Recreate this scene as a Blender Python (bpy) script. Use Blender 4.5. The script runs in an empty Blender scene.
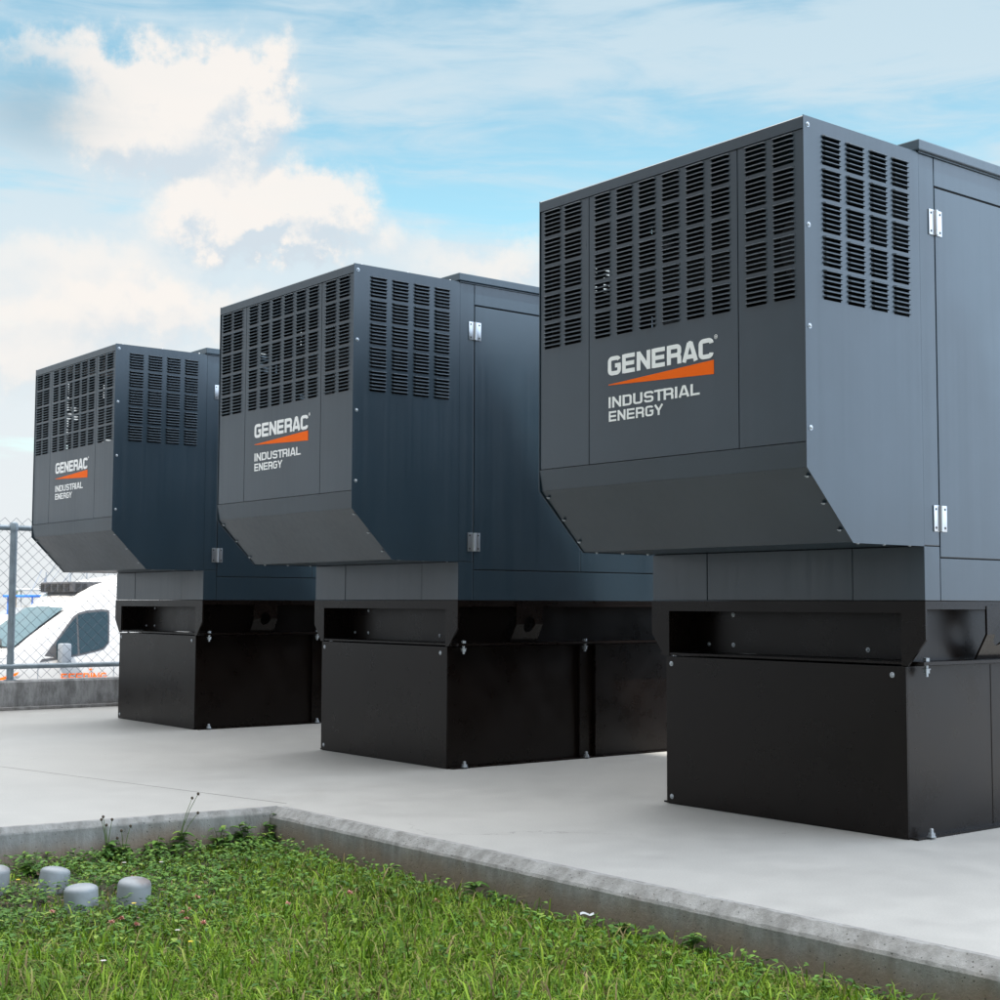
import bpy, bmesh, math, random
import numpy as np
from mathutils import Vector, Matrix
random.seed(7); rng = np.random.default_rng(7)
SC = bpy.context.scene
COL = SC.collection
R = math.radians

# ------------------------------------------------------------------ camera
cam_d = bpy.data.cameras.new('camera'); cam = bpy.data.objects.new('camera', cam_d); COL.objects.link(cam)
cam.location = (0, 0, 0.7901)
PITCH, ROLL = 0.0708, 0.0042
cam.rotation_euler = (Matrix.Rotation(math.pi/2 + PITCH, 4, 'X') @ Matrix.Rotation(ROLL, 4, 'Z')).to_euler()
cam_d.sensor_width = 36; cam_d.lens = 1447.4/1000*36
cam_d.shift_x = -0.0008; cam_d.shift_y = 0.00135
cam_d.clip_start = 0.05; cam_d.clip_end = 5000
SC.camera = cam

YAW = 0.8969
AX = Vector((math.cos(YAW), -math.sin(YAW), 0)); AY = Vector((math.sin(YAW), math.cos(YAW), 0))
O3 = Vector((1.43334, 4.89548, 0))
def L2W(x, y, z=0): return O3 + AX*x + AY*y + Vector((0, 0, z))

# ------------------------------------------------------------------ light
S = (AX*0.50 - AY*1.0 + Vector((0, 0, 1.75))).normalized()
ELEV = math.asin(S.z); ROT = math.atan2(S.x, S.y)
sd = bpy.data.lights.new('sun', 'SUN'); sd.energy = 4.4; sd.angle = R(0.6); sd.color = (1.0, 0.95, 0.87)
sun = bpy.data.objects.new('sun', sd); COL.objects.link(sun)
sun.rotation_euler = S.to_track_quat('Z', 'Y').to_euler(); sun.location = S*30
SC.view_settings.view_transform = 'Standard'; SC.view_settings.look = 'None'
SC.view_settings.exposure = 1.22; SC.view_settings.gamma = 1.0; SC.view_settings.use_curve_mapping = False

W = bpy.data.worlds.new('World'); SC.world = W; W.use_nodes = True
nt = W.node_tree; nt.nodes.clear()
def N(nt, t, **k):
    n = nt.nodes.new(t)
    for a, b in k.items():
        if a == 'inp':
            for i, v in b.items(): n.inputs[i].default_value = v
        else: setattr(n, a, b)
    return n
def mth(nt, op, a, b=None, c=None, clamp=False):
    n = nt.nodes.new('ShaderNodeMath'); n.operation = op; n.use_clamp = clamp
    for i, v in enumerate((a, b, c)):
        if v is None: continue
        if isinstance(v, (int, float)): n.inputs[i].default_value = v
        else: nt.links.new(v, n.inputs[i])
    return n.outputs[0]
def smooth(nt, v, a, b):
    n = nt.nodes.new('ShaderNodeMapRange'); n.interpolation_type = 'SMOOTHSTEP'
    nt.links.new(v, n.inputs[0]); n.inputs[1].default_value = a; n.inputs[2].default_value = b
    return n.outputs[0]

# cloud density, a function of azimuth and elevation in the sky (degrees)
def pxsky(px, py): return math.degrees(math.atan((px-501)/1447.4)), math.degrees(math.atan((604-py)/1447.4))
CUM = [(238, 72, 42, 34, 1.0), (195, 112, 66, 36, 1.05), (135, 150, 74, 34, 1.0), (98, 76, 52, 26, .72), (10, 70, 34, 18, .4),
       (225, 208, 46, 30, .95), (312, 208, 58, 32, 1.0), (262, 232, 90, 22, .8), (500, 262, 110, 24, .55),
       (60, 270, 120, 26, .5), (120, 318, 150, 26, .7), (20, 370, 130, 32, .6)]
def cloud_group():
    g = bpy.data.node_groups.new('cloud_density', 'ShaderNodeTree')
    g.interface.new_socket('p', in_out='INPUT', socket_type='NodeSocketVector')
    g.interface.new_socket('d', in_out='OUTPUT', socket_type='NodeSocketFloat')
    gi = g.nodes.new('NodeGroupInput'); go = g.nodes.new('NodeGroupOutput')
    P = gi.outputs[0]
    # warp
    nz = N(g, 'ShaderNodeTexNoise', inp={'Scale': 0.42, 'Detail': 7.0, 'Roughness': 0.62}); g.links.new(P, nz.inputs['Vector'])
    sub = N(g, 'ShaderNodeVectorMath', operation='SUBTRACT'); g.links.new(nz.outputs['Color'], sub.inputs[0]); sub.inputs[1].default_value = (.5, .5, .5)
    sc = N(g, 'ShaderNodeVectorMath', operation='SCALE'); g.links.new(sub.outputs[0], sc.inputs[0]); sc.inputs['Scale'].default_value = 4.6
    ad = N(g, 'ShaderNodeVectorMath', operation='ADD'); g.links.new(P, ad.inputs[0]); g.links.new(sc.outputs[0], ad.inputs[1])
    sx = N(g, 'ShaderNodeSeparateXYZ'); g.links.new(ad.outputs[0], sx.inputs[0])
    tot = None
    for (px, py, rx, ry, a) in CUM:
        az, el = pxsky(px, py); dx, dy = rx/1447.4*57.3, ry/1447.4*57.3
        u = mth(g, 'MULTIPLY', mth(g, 'SUBTRACT', sx.outputs[0], az), 1/dx)
        v = mth(g, 'MULTIPLY', mth(g, 'SUBTRACT', sx.outputs[1], el), 1/dy)
        q = mth(g, 'ADD', mth(g, 'MULTIPLY', u, u), mth(g, 'MULTIPLY', v, v))
        e = mth(g, 'MULTIPLY', mth(g, 'POWER', 2.71828, mth(g, 'MULTIPLY', q, -0.8)), a*1.25)
        tot = e if tot is None else mth(g, 'ADD', tot, e)
    g.links.new(tot, go.inputs[0])
    return g
CG = cloud_group()
tc = N(nt, 'ShaderNodeTexCoord')
nrm = N(nt, 'ShaderNodeVectorMath', operation='NORMALIZE'); nt.links.new(tc.outputs['Generated'], nrm.inputs[0])
sp = N(nt, 'ShaderNodeSeparateXYZ'); nt.links.new(nrm.outputs[0], sp.inputs[0])
az = mth(nt, 'MULTIPLY', mth(nt, 'ARCTAN2', sp.outputs[0], sp.outputs[1]), 57.2958)
el = mth(nt, 'MULTIPLY', mth(nt, 'ARCSINE', sp.outputs[2]), 57.2958)
cx = N(nt, 'ShaderNodeCombineXYZ'); nt.links.new(az, cx.inputs[0]); nt.links.new(el, cx.inputs[1])
# second lookup shifted toward the light, for the shaded undersides
of = N(nt, 'ShaderNodeVectorMath', operation='ADD'); nt.links.new(cx.outputs[0], of.inputs[0]); of.inputs[1].default_value = (-0.25, 0.75, 0)
g1 = N(nt, 'ShaderNodeGroup', node_tree=CG); nt.links.new(cx.outputs[0], g1.inputs[0])
g2 = N(nt, 'ShaderNodeGroup', node_tree=CG); nt.links.new(of.outputs[0], g2.inputs[0])
dens = smooth(nt, g1.outputs[0], 0.16, 0.92)
lit = smooth(nt, mth(nt, 'SUBTRACT', g1.outputs[0], g2.outputs[0]), -0.60, 0.22)
# high thin cloud: two stretched layers
mp = N(nt, 'ShaderNodeMapping'); nt.links.new(cx.outputs[0], mp.inputs[0])
mp.inputs['Rotation'].default_value = (0, 0, R(-9)); mp.inputs['Scale'].default_value = (0.05, 0.21, 1); mp.inputs['Location'].default_value = (1.7, 0.35, 0)
n1 = N(nt, 'ShaderNodeTexNoise', inp={'Scale': 1.0, 'Detail': 9.0, 'Roughness': 0.55, 'Distortion': 0.5}); nt.links.new(mp.outputs[0], n1.inputs['Vector'])
mp2 = N(nt, 'ShaderNodeMapping'); nt.links.new(cx.outputs[0], mp2.inputs[0])
mp2.inputs['Rotation'].default_value = (0, 0, R(-14)); mp2.inputs['Scale'].default_value = (0.13, 0.75, 1); mp2.inputs['Location'].default_value = (4.2, 2.0, 0)
n2 = N(nt, 'ShaderNodeTexNoise', inp={'Scale': 1.0, 'Detail': 8.0, 'Roughness': 0.6, 'Distortion': 0.8}); nt.links.new(mp2.outputs[0], n2.inputs['Vector'])
wis = mth(nt, 'ADD', mth(nt, 'MULTIPLY', n1.outputs[0], 0.68), mth(nt, 'MULTIPLY', n2.outputs[0], 0.32))
sv = mth(nt, 'MULTIPLY', mth(nt, 'SUBTRACT', mth(nt, 'ADD', el, mth(nt, 'MULTIPLY', az, -.05)), 21.2), 1/1.9)
streak = mth(nt, 'MULTIPLY', mth(nt, 'POWER', 2.71828, mth(nt, 'MULTIPLY', mth(nt, 'MULTIPLY', sv, sv), -1.0)), smooth(nt, az, -4.0, 5.0))
wis = mth(nt, 'ADD', wis, mth(nt, 'MULTIPLY', streak, .045))
low = smooth(nt, el, 24, 2)            # more veil towards the horizon
thin = smooth(nt, mth(nt, 'ADD', wis, mth(nt, 'MULTIPLY', low, 0.19)), 0.43, 0.61)
sky = N(nt, 'ShaderNodeTexSky', sky_type='NISHITA', sun_disc=False, sun_elevation=ELEV, sun_rotation=ROT)
sky.air_density = 1.0; sky.dust_density = 0.6; sky.ozone_density = 1.2
skm = N(nt, 'ShaderNodeMix', data_type='RGBA', blend_type='MULTIPLY'); skm.inputs[0].default_value = 1.0
nt.links.new(sky.outputs[0], skm.inputs[6]); skm.inputs[7].default_value = (.90, 1.08, .86, 1)
m1 = N(nt, 'ShaderNodeMix', data_type='RGBA')        # blue -> veil
nt.links.new(mth(nt, 'MULTIPLY', thin, mth(nt, 'ADD', mth(nt, 'MULTIPLY', low, .16), .83)), m1.inputs[0]); nt.links.new(skm.outputs[2], m1.inputs[6])
vc = N(nt, 'ShaderNodeMix', data_type='RGBA'); nt.links.new(low, vc.inputs[0])
vc.inputs[6].default_value = (2.75, 3.35, 3.70, 1); vc.inputs[7].default_value = (3.55, 3.72, 3.85, 1)
nt.links.new(vc.outputs[2], m1.inputs[7])
cc = N(nt, 'ShaderNodeMix', data_type='RGBA'); nt.links.new(lit, cc.inputs[0])
cc.inputs[6].default_value = (2.85, 3.2, 3.5, 1); cc.inputs[7].default_value = (4.2, 3.96, 3.74, 1)
m2 = N(nt, 'ShaderNodeMix', data_type='RGBA'); nt.links.new(mth(nt, 'MULTIPLY', dens, 0.92), m2.inputs[0])
nt.links.new(m1.outputs[2], m2.inputs[6]); nt.links.new(cc.outputs[2], m2.inputs[7])
# grey-blue shaded bank low at the far left of the view
a0, e0 = pxsky(22, 128)
u = mth(nt, 'MULTIPLY', mth(nt, 'SUBTRACT', mth(nt, 'ADD', az, mth(nt, 'MULTIPLY', n2.outputs[0], 2.0)), a0+1.0), 1/2.3)
v = mth(nt, 'MULTIPLY', mth(nt, 'SUBTRACT', mth(nt, 'ADD', el, mth(nt, 'MULTIPLY', n1.outputs[0], 3.0)), e0+1.5), 1/1.4)
bk = mth(nt, 'POWER', 2.71828, mth(nt, 'MULTIPLY', mth(nt, 'ADD', mth(nt, 'MULTIPLY', u, u), mth(nt, 'MULTIPLY', v, v)), -1.0))
m3 = N(nt, 'ShaderNodeMix', data_type='RGBA'); nt.links.new(mth(nt, 'MULTIPLY', bk, 0.6), m3.inputs[0])
nt.links.new(m2.outputs[2], m3.inputs[6]); m3.inputs[7].default_value = (1.35, 2.05, 2.55, 1)
# sky above the view, brightened on purpose to light the shaded pad
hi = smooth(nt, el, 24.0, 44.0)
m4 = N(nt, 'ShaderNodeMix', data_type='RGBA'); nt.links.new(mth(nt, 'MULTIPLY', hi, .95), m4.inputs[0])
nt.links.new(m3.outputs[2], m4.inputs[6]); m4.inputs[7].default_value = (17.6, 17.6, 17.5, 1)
# bright sky patch added out of view on the right to lighten unit sides
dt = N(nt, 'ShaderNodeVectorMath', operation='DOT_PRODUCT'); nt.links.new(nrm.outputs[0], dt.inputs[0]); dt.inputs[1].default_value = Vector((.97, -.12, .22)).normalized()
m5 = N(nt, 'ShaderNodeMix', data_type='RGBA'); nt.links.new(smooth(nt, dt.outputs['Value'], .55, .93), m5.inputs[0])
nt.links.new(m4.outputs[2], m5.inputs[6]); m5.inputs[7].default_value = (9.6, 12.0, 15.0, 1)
dt2 = N(nt, 'ShaderNodeVectorMath', operation='DOT_PRODUCT'); nt.links.new(nrm.outputs[0], dt2.inputs[0]); dt2.inputs[1].default_value = Vector((-.92, -.30, .30)).normalized()
m6 = N(nt, 'ShaderNodeMix', data_type='RGBA'); nt.links.new(smooth(nt, dt2.outputs['Value'], .50, .95), m6.inputs[0])  # added sky patch behind left, out of view, tuned for light on unit fronts
nt.links.new(m5.outputs[2], m6.inputs[6]); m6.inputs[7].default_value = (4.2, 4.5, 4.9, 1)
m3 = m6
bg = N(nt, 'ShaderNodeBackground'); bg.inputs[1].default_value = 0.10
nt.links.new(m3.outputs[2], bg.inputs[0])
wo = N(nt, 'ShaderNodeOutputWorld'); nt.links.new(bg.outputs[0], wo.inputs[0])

# ------------------------------------------------------------------ materials
def mat(name, col, rough=0.5, metal=0.0, ior=1.5, spec=0.5, coat=0.0, var=0.0, vscale=4.0, bump=0.0, bscale=60.0, streak=0.0, rvar=0.0, col2=None, emis=None):
    m = bpy.data.materials.new(name); m.use_nodes = True; t = m.node_tree; b = t.nodes['Principled BSDF']
    b.inputs['Base Color'].default_value = (*col, 1); b.inputs['Roughness'].default_value = rough
    b.inputs['Metallic'].default_value = metal; b.inputs['IOR'].default_value = ior; b.inputs['Specular IOR Level'].default_value = spec
    b.inputs['Coat Weight'].default_value = coat; b.inputs['Coat Roughness'].default_value = 0.12
    c = N(t, 'ShaderNodeTexCoord')
    if var or col2:
        n = N(t, 'ShaderNodeTexNoise', inp={'Scale': vscale, 'Detail': 8.0, 'Roughness': 0.65}); t.links.new(c.outputs['Object'], n.inputs['Vector'])
        mx = N(t, 'ShaderNodeMix', data_type='RGBA'); t.links.new(smooth(t, n.outputs[0], 0.35, 0.65), mx.inputs[0])
        c2 = col2 or tuple(min(1, x*(1+var)) for x in col); c1 = tuple(x*(1-var) for x in col)
        mx.inputs[6].default_value = (*c1, 1); mx.inputs[7].default_value = (*c2, 1)
        t.links.new(mx.outputs[2], b.inputs['Base Color'])
    if rvar or streak:
        mpn = N(t, 'ShaderNodeMapping'); t.links.new(c.outputs['Object'], mpn.inputs[0])
        mpn.inputs['Scale'].default_value = (45, 45, 0.5) if streak else (6, 6, 6)
        n = N(t, 'ShaderNodeTexNoise', inp={'Scale': 1.0, 'Detail': 5.0, 'Roughness': 0.6}); t.links.new(mpn.outputs[0], n.inputs['Vector'])
        n3 = N(t, 'ShaderNodeTexNoise', inp={'Scale': 2.2, 'Detail': 6.0, 'Roughness': 0.6}); t.links.new(c.outputs['Object'], n3.inputs['Vector'])
        s_ = mth(t, 'ADD', mth(t, 'MULTIPLY', mth(t, 'SUBTRACT', n.outputs[0], 0.5), 2*(streak or rvar)), mth(t, 'MULTIPLY', mth(t, 'SUBTRACT', n3.outputs[0], 0.5), rvar*2))
        t.links.new(mth(t, 'ADD', s_, rough, clamp=True), b.inputs['Roughness'])
    if bump:
        n = N(t, 'ShaderNodeTexNoise', inp={'Scale': bscale, 'Detail': 6.0, 'Roughness': 0.6}); t.links.new(c.outputs['Object'], n.inputs['Vector'])
        bp_ = N(t, 'ShaderNodeBump', inp={'Strength': bump, 'Distance': 0.01}); t.links.new(n.outputs[0], bp_.inputs['Height'])
        t.links.new(bp_.outputs[0], b.inputs['Normal'])
    return m
M = {}
M['paint'] = mat('slate_paint', (.016, .031, .045), rough=.34, ior=1.6, streak=.11, rvar=.10, bump=.10, bscale=1.7, var=.10, vscale=1.5)
M['black'] = mat('black_powder_coat', (.0058, .0035, .0026), rough=.30, ior=1.42, spec=.27, rvar=.13, bump=.10, bscale=2.4, var=.15, vscale=3)
M['inner'] = mat('unlit_interior_metal', (.008, .008, .009), rough=.8)
M['steel'] = mat('zinc_hinge', (.50, .51, .53), rough=.32, metal=.85, rvar=.1)
M['screw'] = mat('screw_steel', (.42, .45, .48), rough=.35, metal=.7)
M['dark_screw'] = mat('hole_in_hinge', (.03, .03, .03), rough=.6)
M['white'] = mat('white_vinyl', (.94, .94, .93), rough=.5)
M['orange'] = mat('orange_vinyl', (1.0, .15, .004), rough=.6, spec=.15)
M['galv'] = mat('galvanised_steel', (.24, .29, .33), rough=.5, metal=.35, var=.15, vscale=9)
M['wire'] = mat('galvanised_wire', (.05, .07, .10), rough=.55, metal=.3)
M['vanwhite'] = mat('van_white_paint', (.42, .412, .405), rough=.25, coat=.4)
M['glass'] = mat('dark_vehicle_glass', (.006, .020, .027), rough=.06, ior=1.4, spec=.4)
M['glass2'] = mat('windscreen_glass', (.075, .105, .115), rough=.08, ior=1.4, spec=.4)
M['rubber'] = mat('tyre_rubber', (.02, .02, .02), rough=.85)
M['darkplastic'] = mat('dark_grey_plastic', (.05, .05, .055), rough=.6)
M['greyplastic'] = mat('grey_plastic', (.17, .19, .215), rough=.5)
M['bluepaint'] = mat('light_blue_paint', (.18, .36, .55), rough=.3, coat=.3)
M['bluetarp'] = mat('blue_canvas', (.02, .14, .55), rough=.8)
M['boatwhite'] = mat('boat_gelcoat', (.36, .37, .39), rough=.3)
M['pvc'] = mat('grey_blue_pvc', (.24, .265, .29), rough=.42, var=.10, vscale=14, rvar=.1, bump=.05, bscale=90)
M['paper'] = mat('white_paper', (.5, .53, .57), rough=.7)
M['asphalt'] = mat('pale_asphalt', (.12, .12, .12), rough=.9, var=.15, vscale=.4)
M['water'] = mat('harbour_water', (.03, .08, .10), rough=.12, bump=.3, bscale=3)
M['wall_block'] = mat('grey_stucco', (.28, .28, .275), rough=.9, var=.12, vscale=.7)
M['roofing'] = mat('grey_roofing', (.25, .25, .25), rough=.9)
M['trunk'] = mat('palm_trunk', (.16, .12, .08), rough=.9, var=.3, vscale=8)
M['frond'] = mat('palm_frond', (.06, .12, .03), rough=.6)
M['stem'] = mat('weed_stem', (.09, .14, .035), rough=.6)
M['seed'] = mat('dry_seed_head', (.06, .045, .03), rough=.9)
M['pink'] = mat('pink_blossom', (.60, .30, .25), rough=.8, var=.25, vscale=200)
M['yellow'] = mat('yellow_blossom', (.72, .55, .05), rough=.7)
M['whiteflower'] = mat('white_blossom', (.66, .62, .6), rough=.7)

def concrete_pad():
    m = bpy.data.materials.new('smooth_pad_concrete'); m.use_nodes = True; t = m.node_tree; b = t.nodes['Principled BSDF']
    c = N(t, 'ShaderNodeTexCoord')
    n = N(t, 'ShaderNodeTexNoise', inp={'Scale': 0.9, 'Detail': 9.0, 'Roughness': 0.62, 'Distortion': .6}); t.links.new(c.outputs['Object'], n.inputs['Vector'])
    n2 = N(t, 'ShaderNodeTexNoise', inp={'Scale': 160.0, 'Detail': 4.0, 'Roughness': 0.7}); t.links.new(c.outputs['Object'], n2.inputs['Vector'])
    n4 = N(t, 'ShaderNodeTexNoise', inp={'Scale': 7.0, 'Detail': 9.0, 'Roughness': 0.7}); t.links.new(c.outputs['Object'], n4.inputs['Vector'])
    s_ = mth(t, 'ADD', mth(t, 'ADD', mth(t, 'MULTIPLY', n.outputs[0], .28), mth(t, 'MULTIPLY', n2.outputs[0], .42)), mth(t, 'MULTIPLY', n4.outputs[0], .30))
    r = N(t, 'ShaderNodeValToRGB'); t.links.new(s_, r.inputs[0])
    r.color_ramp.elements[0].position = .38; r.color_ramp.elements[0].color = (.285, .283, .275, 1)
    r.color_ramp.elements[1].position = .60; r.color_ramp.elements[1].color = (.37, .366, .353, 1)
    # small dark specks and pin holes
    vo = N(t, 'ShaderNodeTexVoronoi', inp={'Scale': 9.0, 'Randomness': 1.0}); t.links.new(c.outputs['Object'], vo.inputs['Vector'])
    spk = smooth(t, vo.outputs['Distance'], .035, .015)
    mx = N(t, 'ShaderNodeMix', data_type='RGBA'); t.links.new(mth(t, 'MULTIPLY', spk, .35), mx.inputs[0]); t.links.new(r.outputs[0], mx.inputs[6]); mx.inputs[7].default_value = (.2, .2, .19, 1)
    t.links.new(mx.outputs[2], b.inputs['Base Color'])
    nd = N(t, 'ShaderNodeTexNoise', inp={'Scale': 2.5, 'Detail': 6.0, 'Roughness': 0.6}); t.links.new(c.outputs['Object'], nd.inputs['Vector'])
    vm = N(t, 'ShaderNodeVectorMath', operation='SCALE'); t.links.new(nd.outputs['Color'], vm.inputs[0]); vm.inputs['Scale'].default_value = .55
    va = N(t, 'ShaderNodeVectorMath', operation='ADD'); t.links.new(vm.outputs[0], va.inputs[0]); t.links.new(c.outputs['Object'], va.inputs[1])
    ve = N(t, 'ShaderNodeTexVoronoi', feature='DISTANCE_TO_EDGE', inp={'Scale': .33}); t.links.new(va.outputs[0], ve.inputs['Vector'])
    crk = mth(t, 'MULTIPLY', smooth(t, ve.outputs['Distance'], .0016, .0004), smooth(t, n.outputs[0], .50, .56))
    mxc = N(t, 'ShaderNodeMix', data_type='RGBA'); t.links.new(mth(t, 'MULTIPLY', crk, .5), mxc.inputs[0]); t.links.new(mx.outputs[2], mxc.inputs[6]); mxc.inputs[7].default_value = (.16, .155, .15, 1)
    nst = N(t, 'ShaderNodeTexNoise', inp={'Scale': 1.6, 'Detail': 10.0, 'Roughness': 0.75, 'Distortion': 1.2}); t.links.new(c.outputs['Object'], nst.inputs['Vector'])
    mxs = N(t, 'ShaderNodeMix', data_type='RGBA'); t.links.new(mth(t, 'MULTIPLY', smooth(t, nst.outputs[0], .56, .74), .20), mxs.inputs[0]); t.links.new(mxc.outputs[2], mxs.inputs[6]); mxs.inputs[7].default_value = (.25, .225, .195, 1)
    t.links.new(mxs.outputs[2], b.inputs['Base Color'])
    t.links.new(mth(t, 'ADD', mth(t, 'MULTIPLY', n4.outputs[0], .35), .42), b.inputs['Roughness'])
    bp_ = N(t, 'ShaderNodeBump', inp={'Strength': .12, 'Distance': .004}); t.links.new(n2.outputs[0], bp_.inputs['Height']); t.links.new(bp_.outputs[0], b.inputs['Normal'])
    return m
M['pad'] = concrete_pad()
def rough_concrete(name, ca, cb, stain, zlo, zhi):
    m = bpy.data.materials.new(name); m.use_nodes = True; t = m.node_tree; b = t.nodes['Principled BSDF']
    c = N(t, 'ShaderNodeTexCoord'); mpn = N(t, 'ShaderNodeMapping'); t.links.new(c.outputs['Object'], mpn.inputs[0])
    mpn.inputs['Scale'].default_value = (1, 1, .35)
    n = N(t, 'ShaderNodeTexNoise', inp={'Scale': 14.0, 'Detail': 9.0, 'Roughness': 0.7}); t.links.new(mpn.outputs[0], n.inputs['Vector'])
    n2 = N(t, 'ShaderNodeTexNoise', inp={'Scale': 3.0, 'Detail': 8.0, 'Roughness': 0.7}); t.links.new(mpn.outputs[0], n2.inputs['Vector'])
    n3 = N(t, 'ShaderNodeTexNoise', inp={'Scale': 70.0, 'Detail': 6.0, 'Roughness': 0.7}); t.links.new(c.outputs['Object'], n3.inputs['Vector'])
    mx = N(t, 'ShaderNodeMix', data_type='RGBA'); t.links.new(smooth(t, n.outputs[0], .3, .7), mx.inputs[0]); mx.inputs[6].default_value = (*ca, 1); mx.inputs[7].default_value = (*cb, 1)
    sp_ = N(t, 'ShaderNodeSeparateXYZ'); t.links.new(c.outputs['Object'], sp_.inputs[0])
    zz = smooth(t, mth(t, 'ADD', sp_.outputs[2], mth(t, 'MULTIPLY', mth(t, 'SUBTRACT', n2.outputs[0], .5), .16)), zhi, zlo)   # earth splashed up from the ground
    mx2 = N(t, 'ShaderNodeMix', data_type='RGBA'); t.links.new(mth(t, 'MULTIPLY', zz, .8), mx2.inputs[0]); t.links.new(mx.outputs[2], mx2.inputs[6]); mx2.inputs[7].default_value = (*stain, 1)
    vo = N(t, 'ShaderNodeTexVoronoi', inp={'Scale': 62.0}); t.links.new(c.outputs['Object'], vo.inputs['Vector'])
    pit = smooth(t, mth(t, 'ADD', vo.outputs['Distance'], mth(t, 'MULTIPLY', n2.outputs[0], .35)), .34, .26)
    mx3 = N(t, 'ShaderNodeMix', data_type='RGBA'); t.links.new(mth(t, 'MULTIPLY', pit, .7), mx3.inputs[0]); t.links.new(mx2.outputs[2], mx3.inputs[6]); mx3.inputs[7].default_value = (ca[0]*.35, ca[1]*.33, ca[2]*.3, 1)
    t.links.new(mx3.outputs[2], b.inputs['Base Color']); b.inputs['Roughness'].default_value = .85
    hh = mth(t, 'SUBTRACT', mth(t, 'ADD', mth(t, 'MULTIPLY', n3.outputs[0], .6), n.outputs[0]), mth(t, 'MULTIPLY', pit, .8))
    bp_ = N(t, 'ShaderNodeBump', inp={'Strength': .6, 'Distance': .008}); t.links.new(hh, bp_.inputs['Height']); t.links.new(bp_.outputs[0], b.inputs['Normal'])
    return m
M['curb'] = rough_concrete('curb_concrete', (.165, .163, .158), (.31, .312, .31), (.215, .155, .108), -.105, -.025)
M['wallconc'] = rough_concrete('back_wall_concrete', (.17, .17, .17), (.40, .40, .405), (.17, .14, .12), -.05, .06)
def leafmat(name, cols, rough=.45, trans=.15):
    m = bpy.data.materials.new(name); m.use_nodes = True; t = m.node_tree; b = t.nodes['Principled BSDF']
    g = N(t, 'ShaderNodeNewGeometry'); r = N(t, 'ShaderNodeValToRGB'); t.links.new(g.outputs['Random Per Island'], r.inputs[0])
    e = r.color_ramp.elements
    while len(e) < len(cols): e.new(0.5)
    for i, (p_, c_) in enumerate(cols): e[i].position = p_; e[i].color = (*c_, 1)
    c = N(t, 'ShaderNodeTexCoord'); n = N(t, 'ShaderNodeTexNoise', inp={'Scale': 2.3, 'Detail': 5.0, 'Roughness': 0.6}); t.links.new(c.outputs['Object'], n.inputs['Vector'])
    hs = N(t, 'ShaderNodeHueSaturation'); t.links.new(r.outputs[0], hs.inputs['Color'])
    t.links.new(mth(t, 'ADD', mth(t, 'MULTIPLY', n.outputs[0], .9), .55), hs.inputs['Value'])
    t.links.new(hs.outputs[0], b.inputs['Base Color']); b.inputs['Roughness'].default_value = .6; b.inputs['Specular IOR Level'].default_value = .22
    tr = N(t, 'ShaderNodeBsdfTranslucent'); t.links.new(hs.outputs[0], tr.inputs[0]); ms = N(t, 'ShaderNodeMixShader'); ms.inputs[0].default_value = trans
    t.links.new(b.outputs[0], ms.inputs[1]); t.links.new(tr.outputs[0], ms.inputs[2]); t.links.new(ms.outputs[0], t.nodes['Material Output'].inputs[0])
    return m
M['grass'] = leafmat('grass_blades', [(0, (.046, .108, .006)), (.3, (.090, .182, .009)), (.6, (.155, .265, .015)), (.82, (.24, .34, .03)), (.9, (.28, .23, .10)), (1, (.13, .085, .05))])
M['leaf'] = leafmat('broad_weed_leaf', [(0, (.040, .105, .020)), (.5, (.080, .18, .030)), (.85, (.14, .26, .042)), (1, (.22, .30, .055))])
M['soil'] = mat('soil_and_thatch', (.055, .045, .03), rough=.95, var=.4, vscale=12, bump=.8, bscale=40, col2=(.05, .07, .025))

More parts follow.
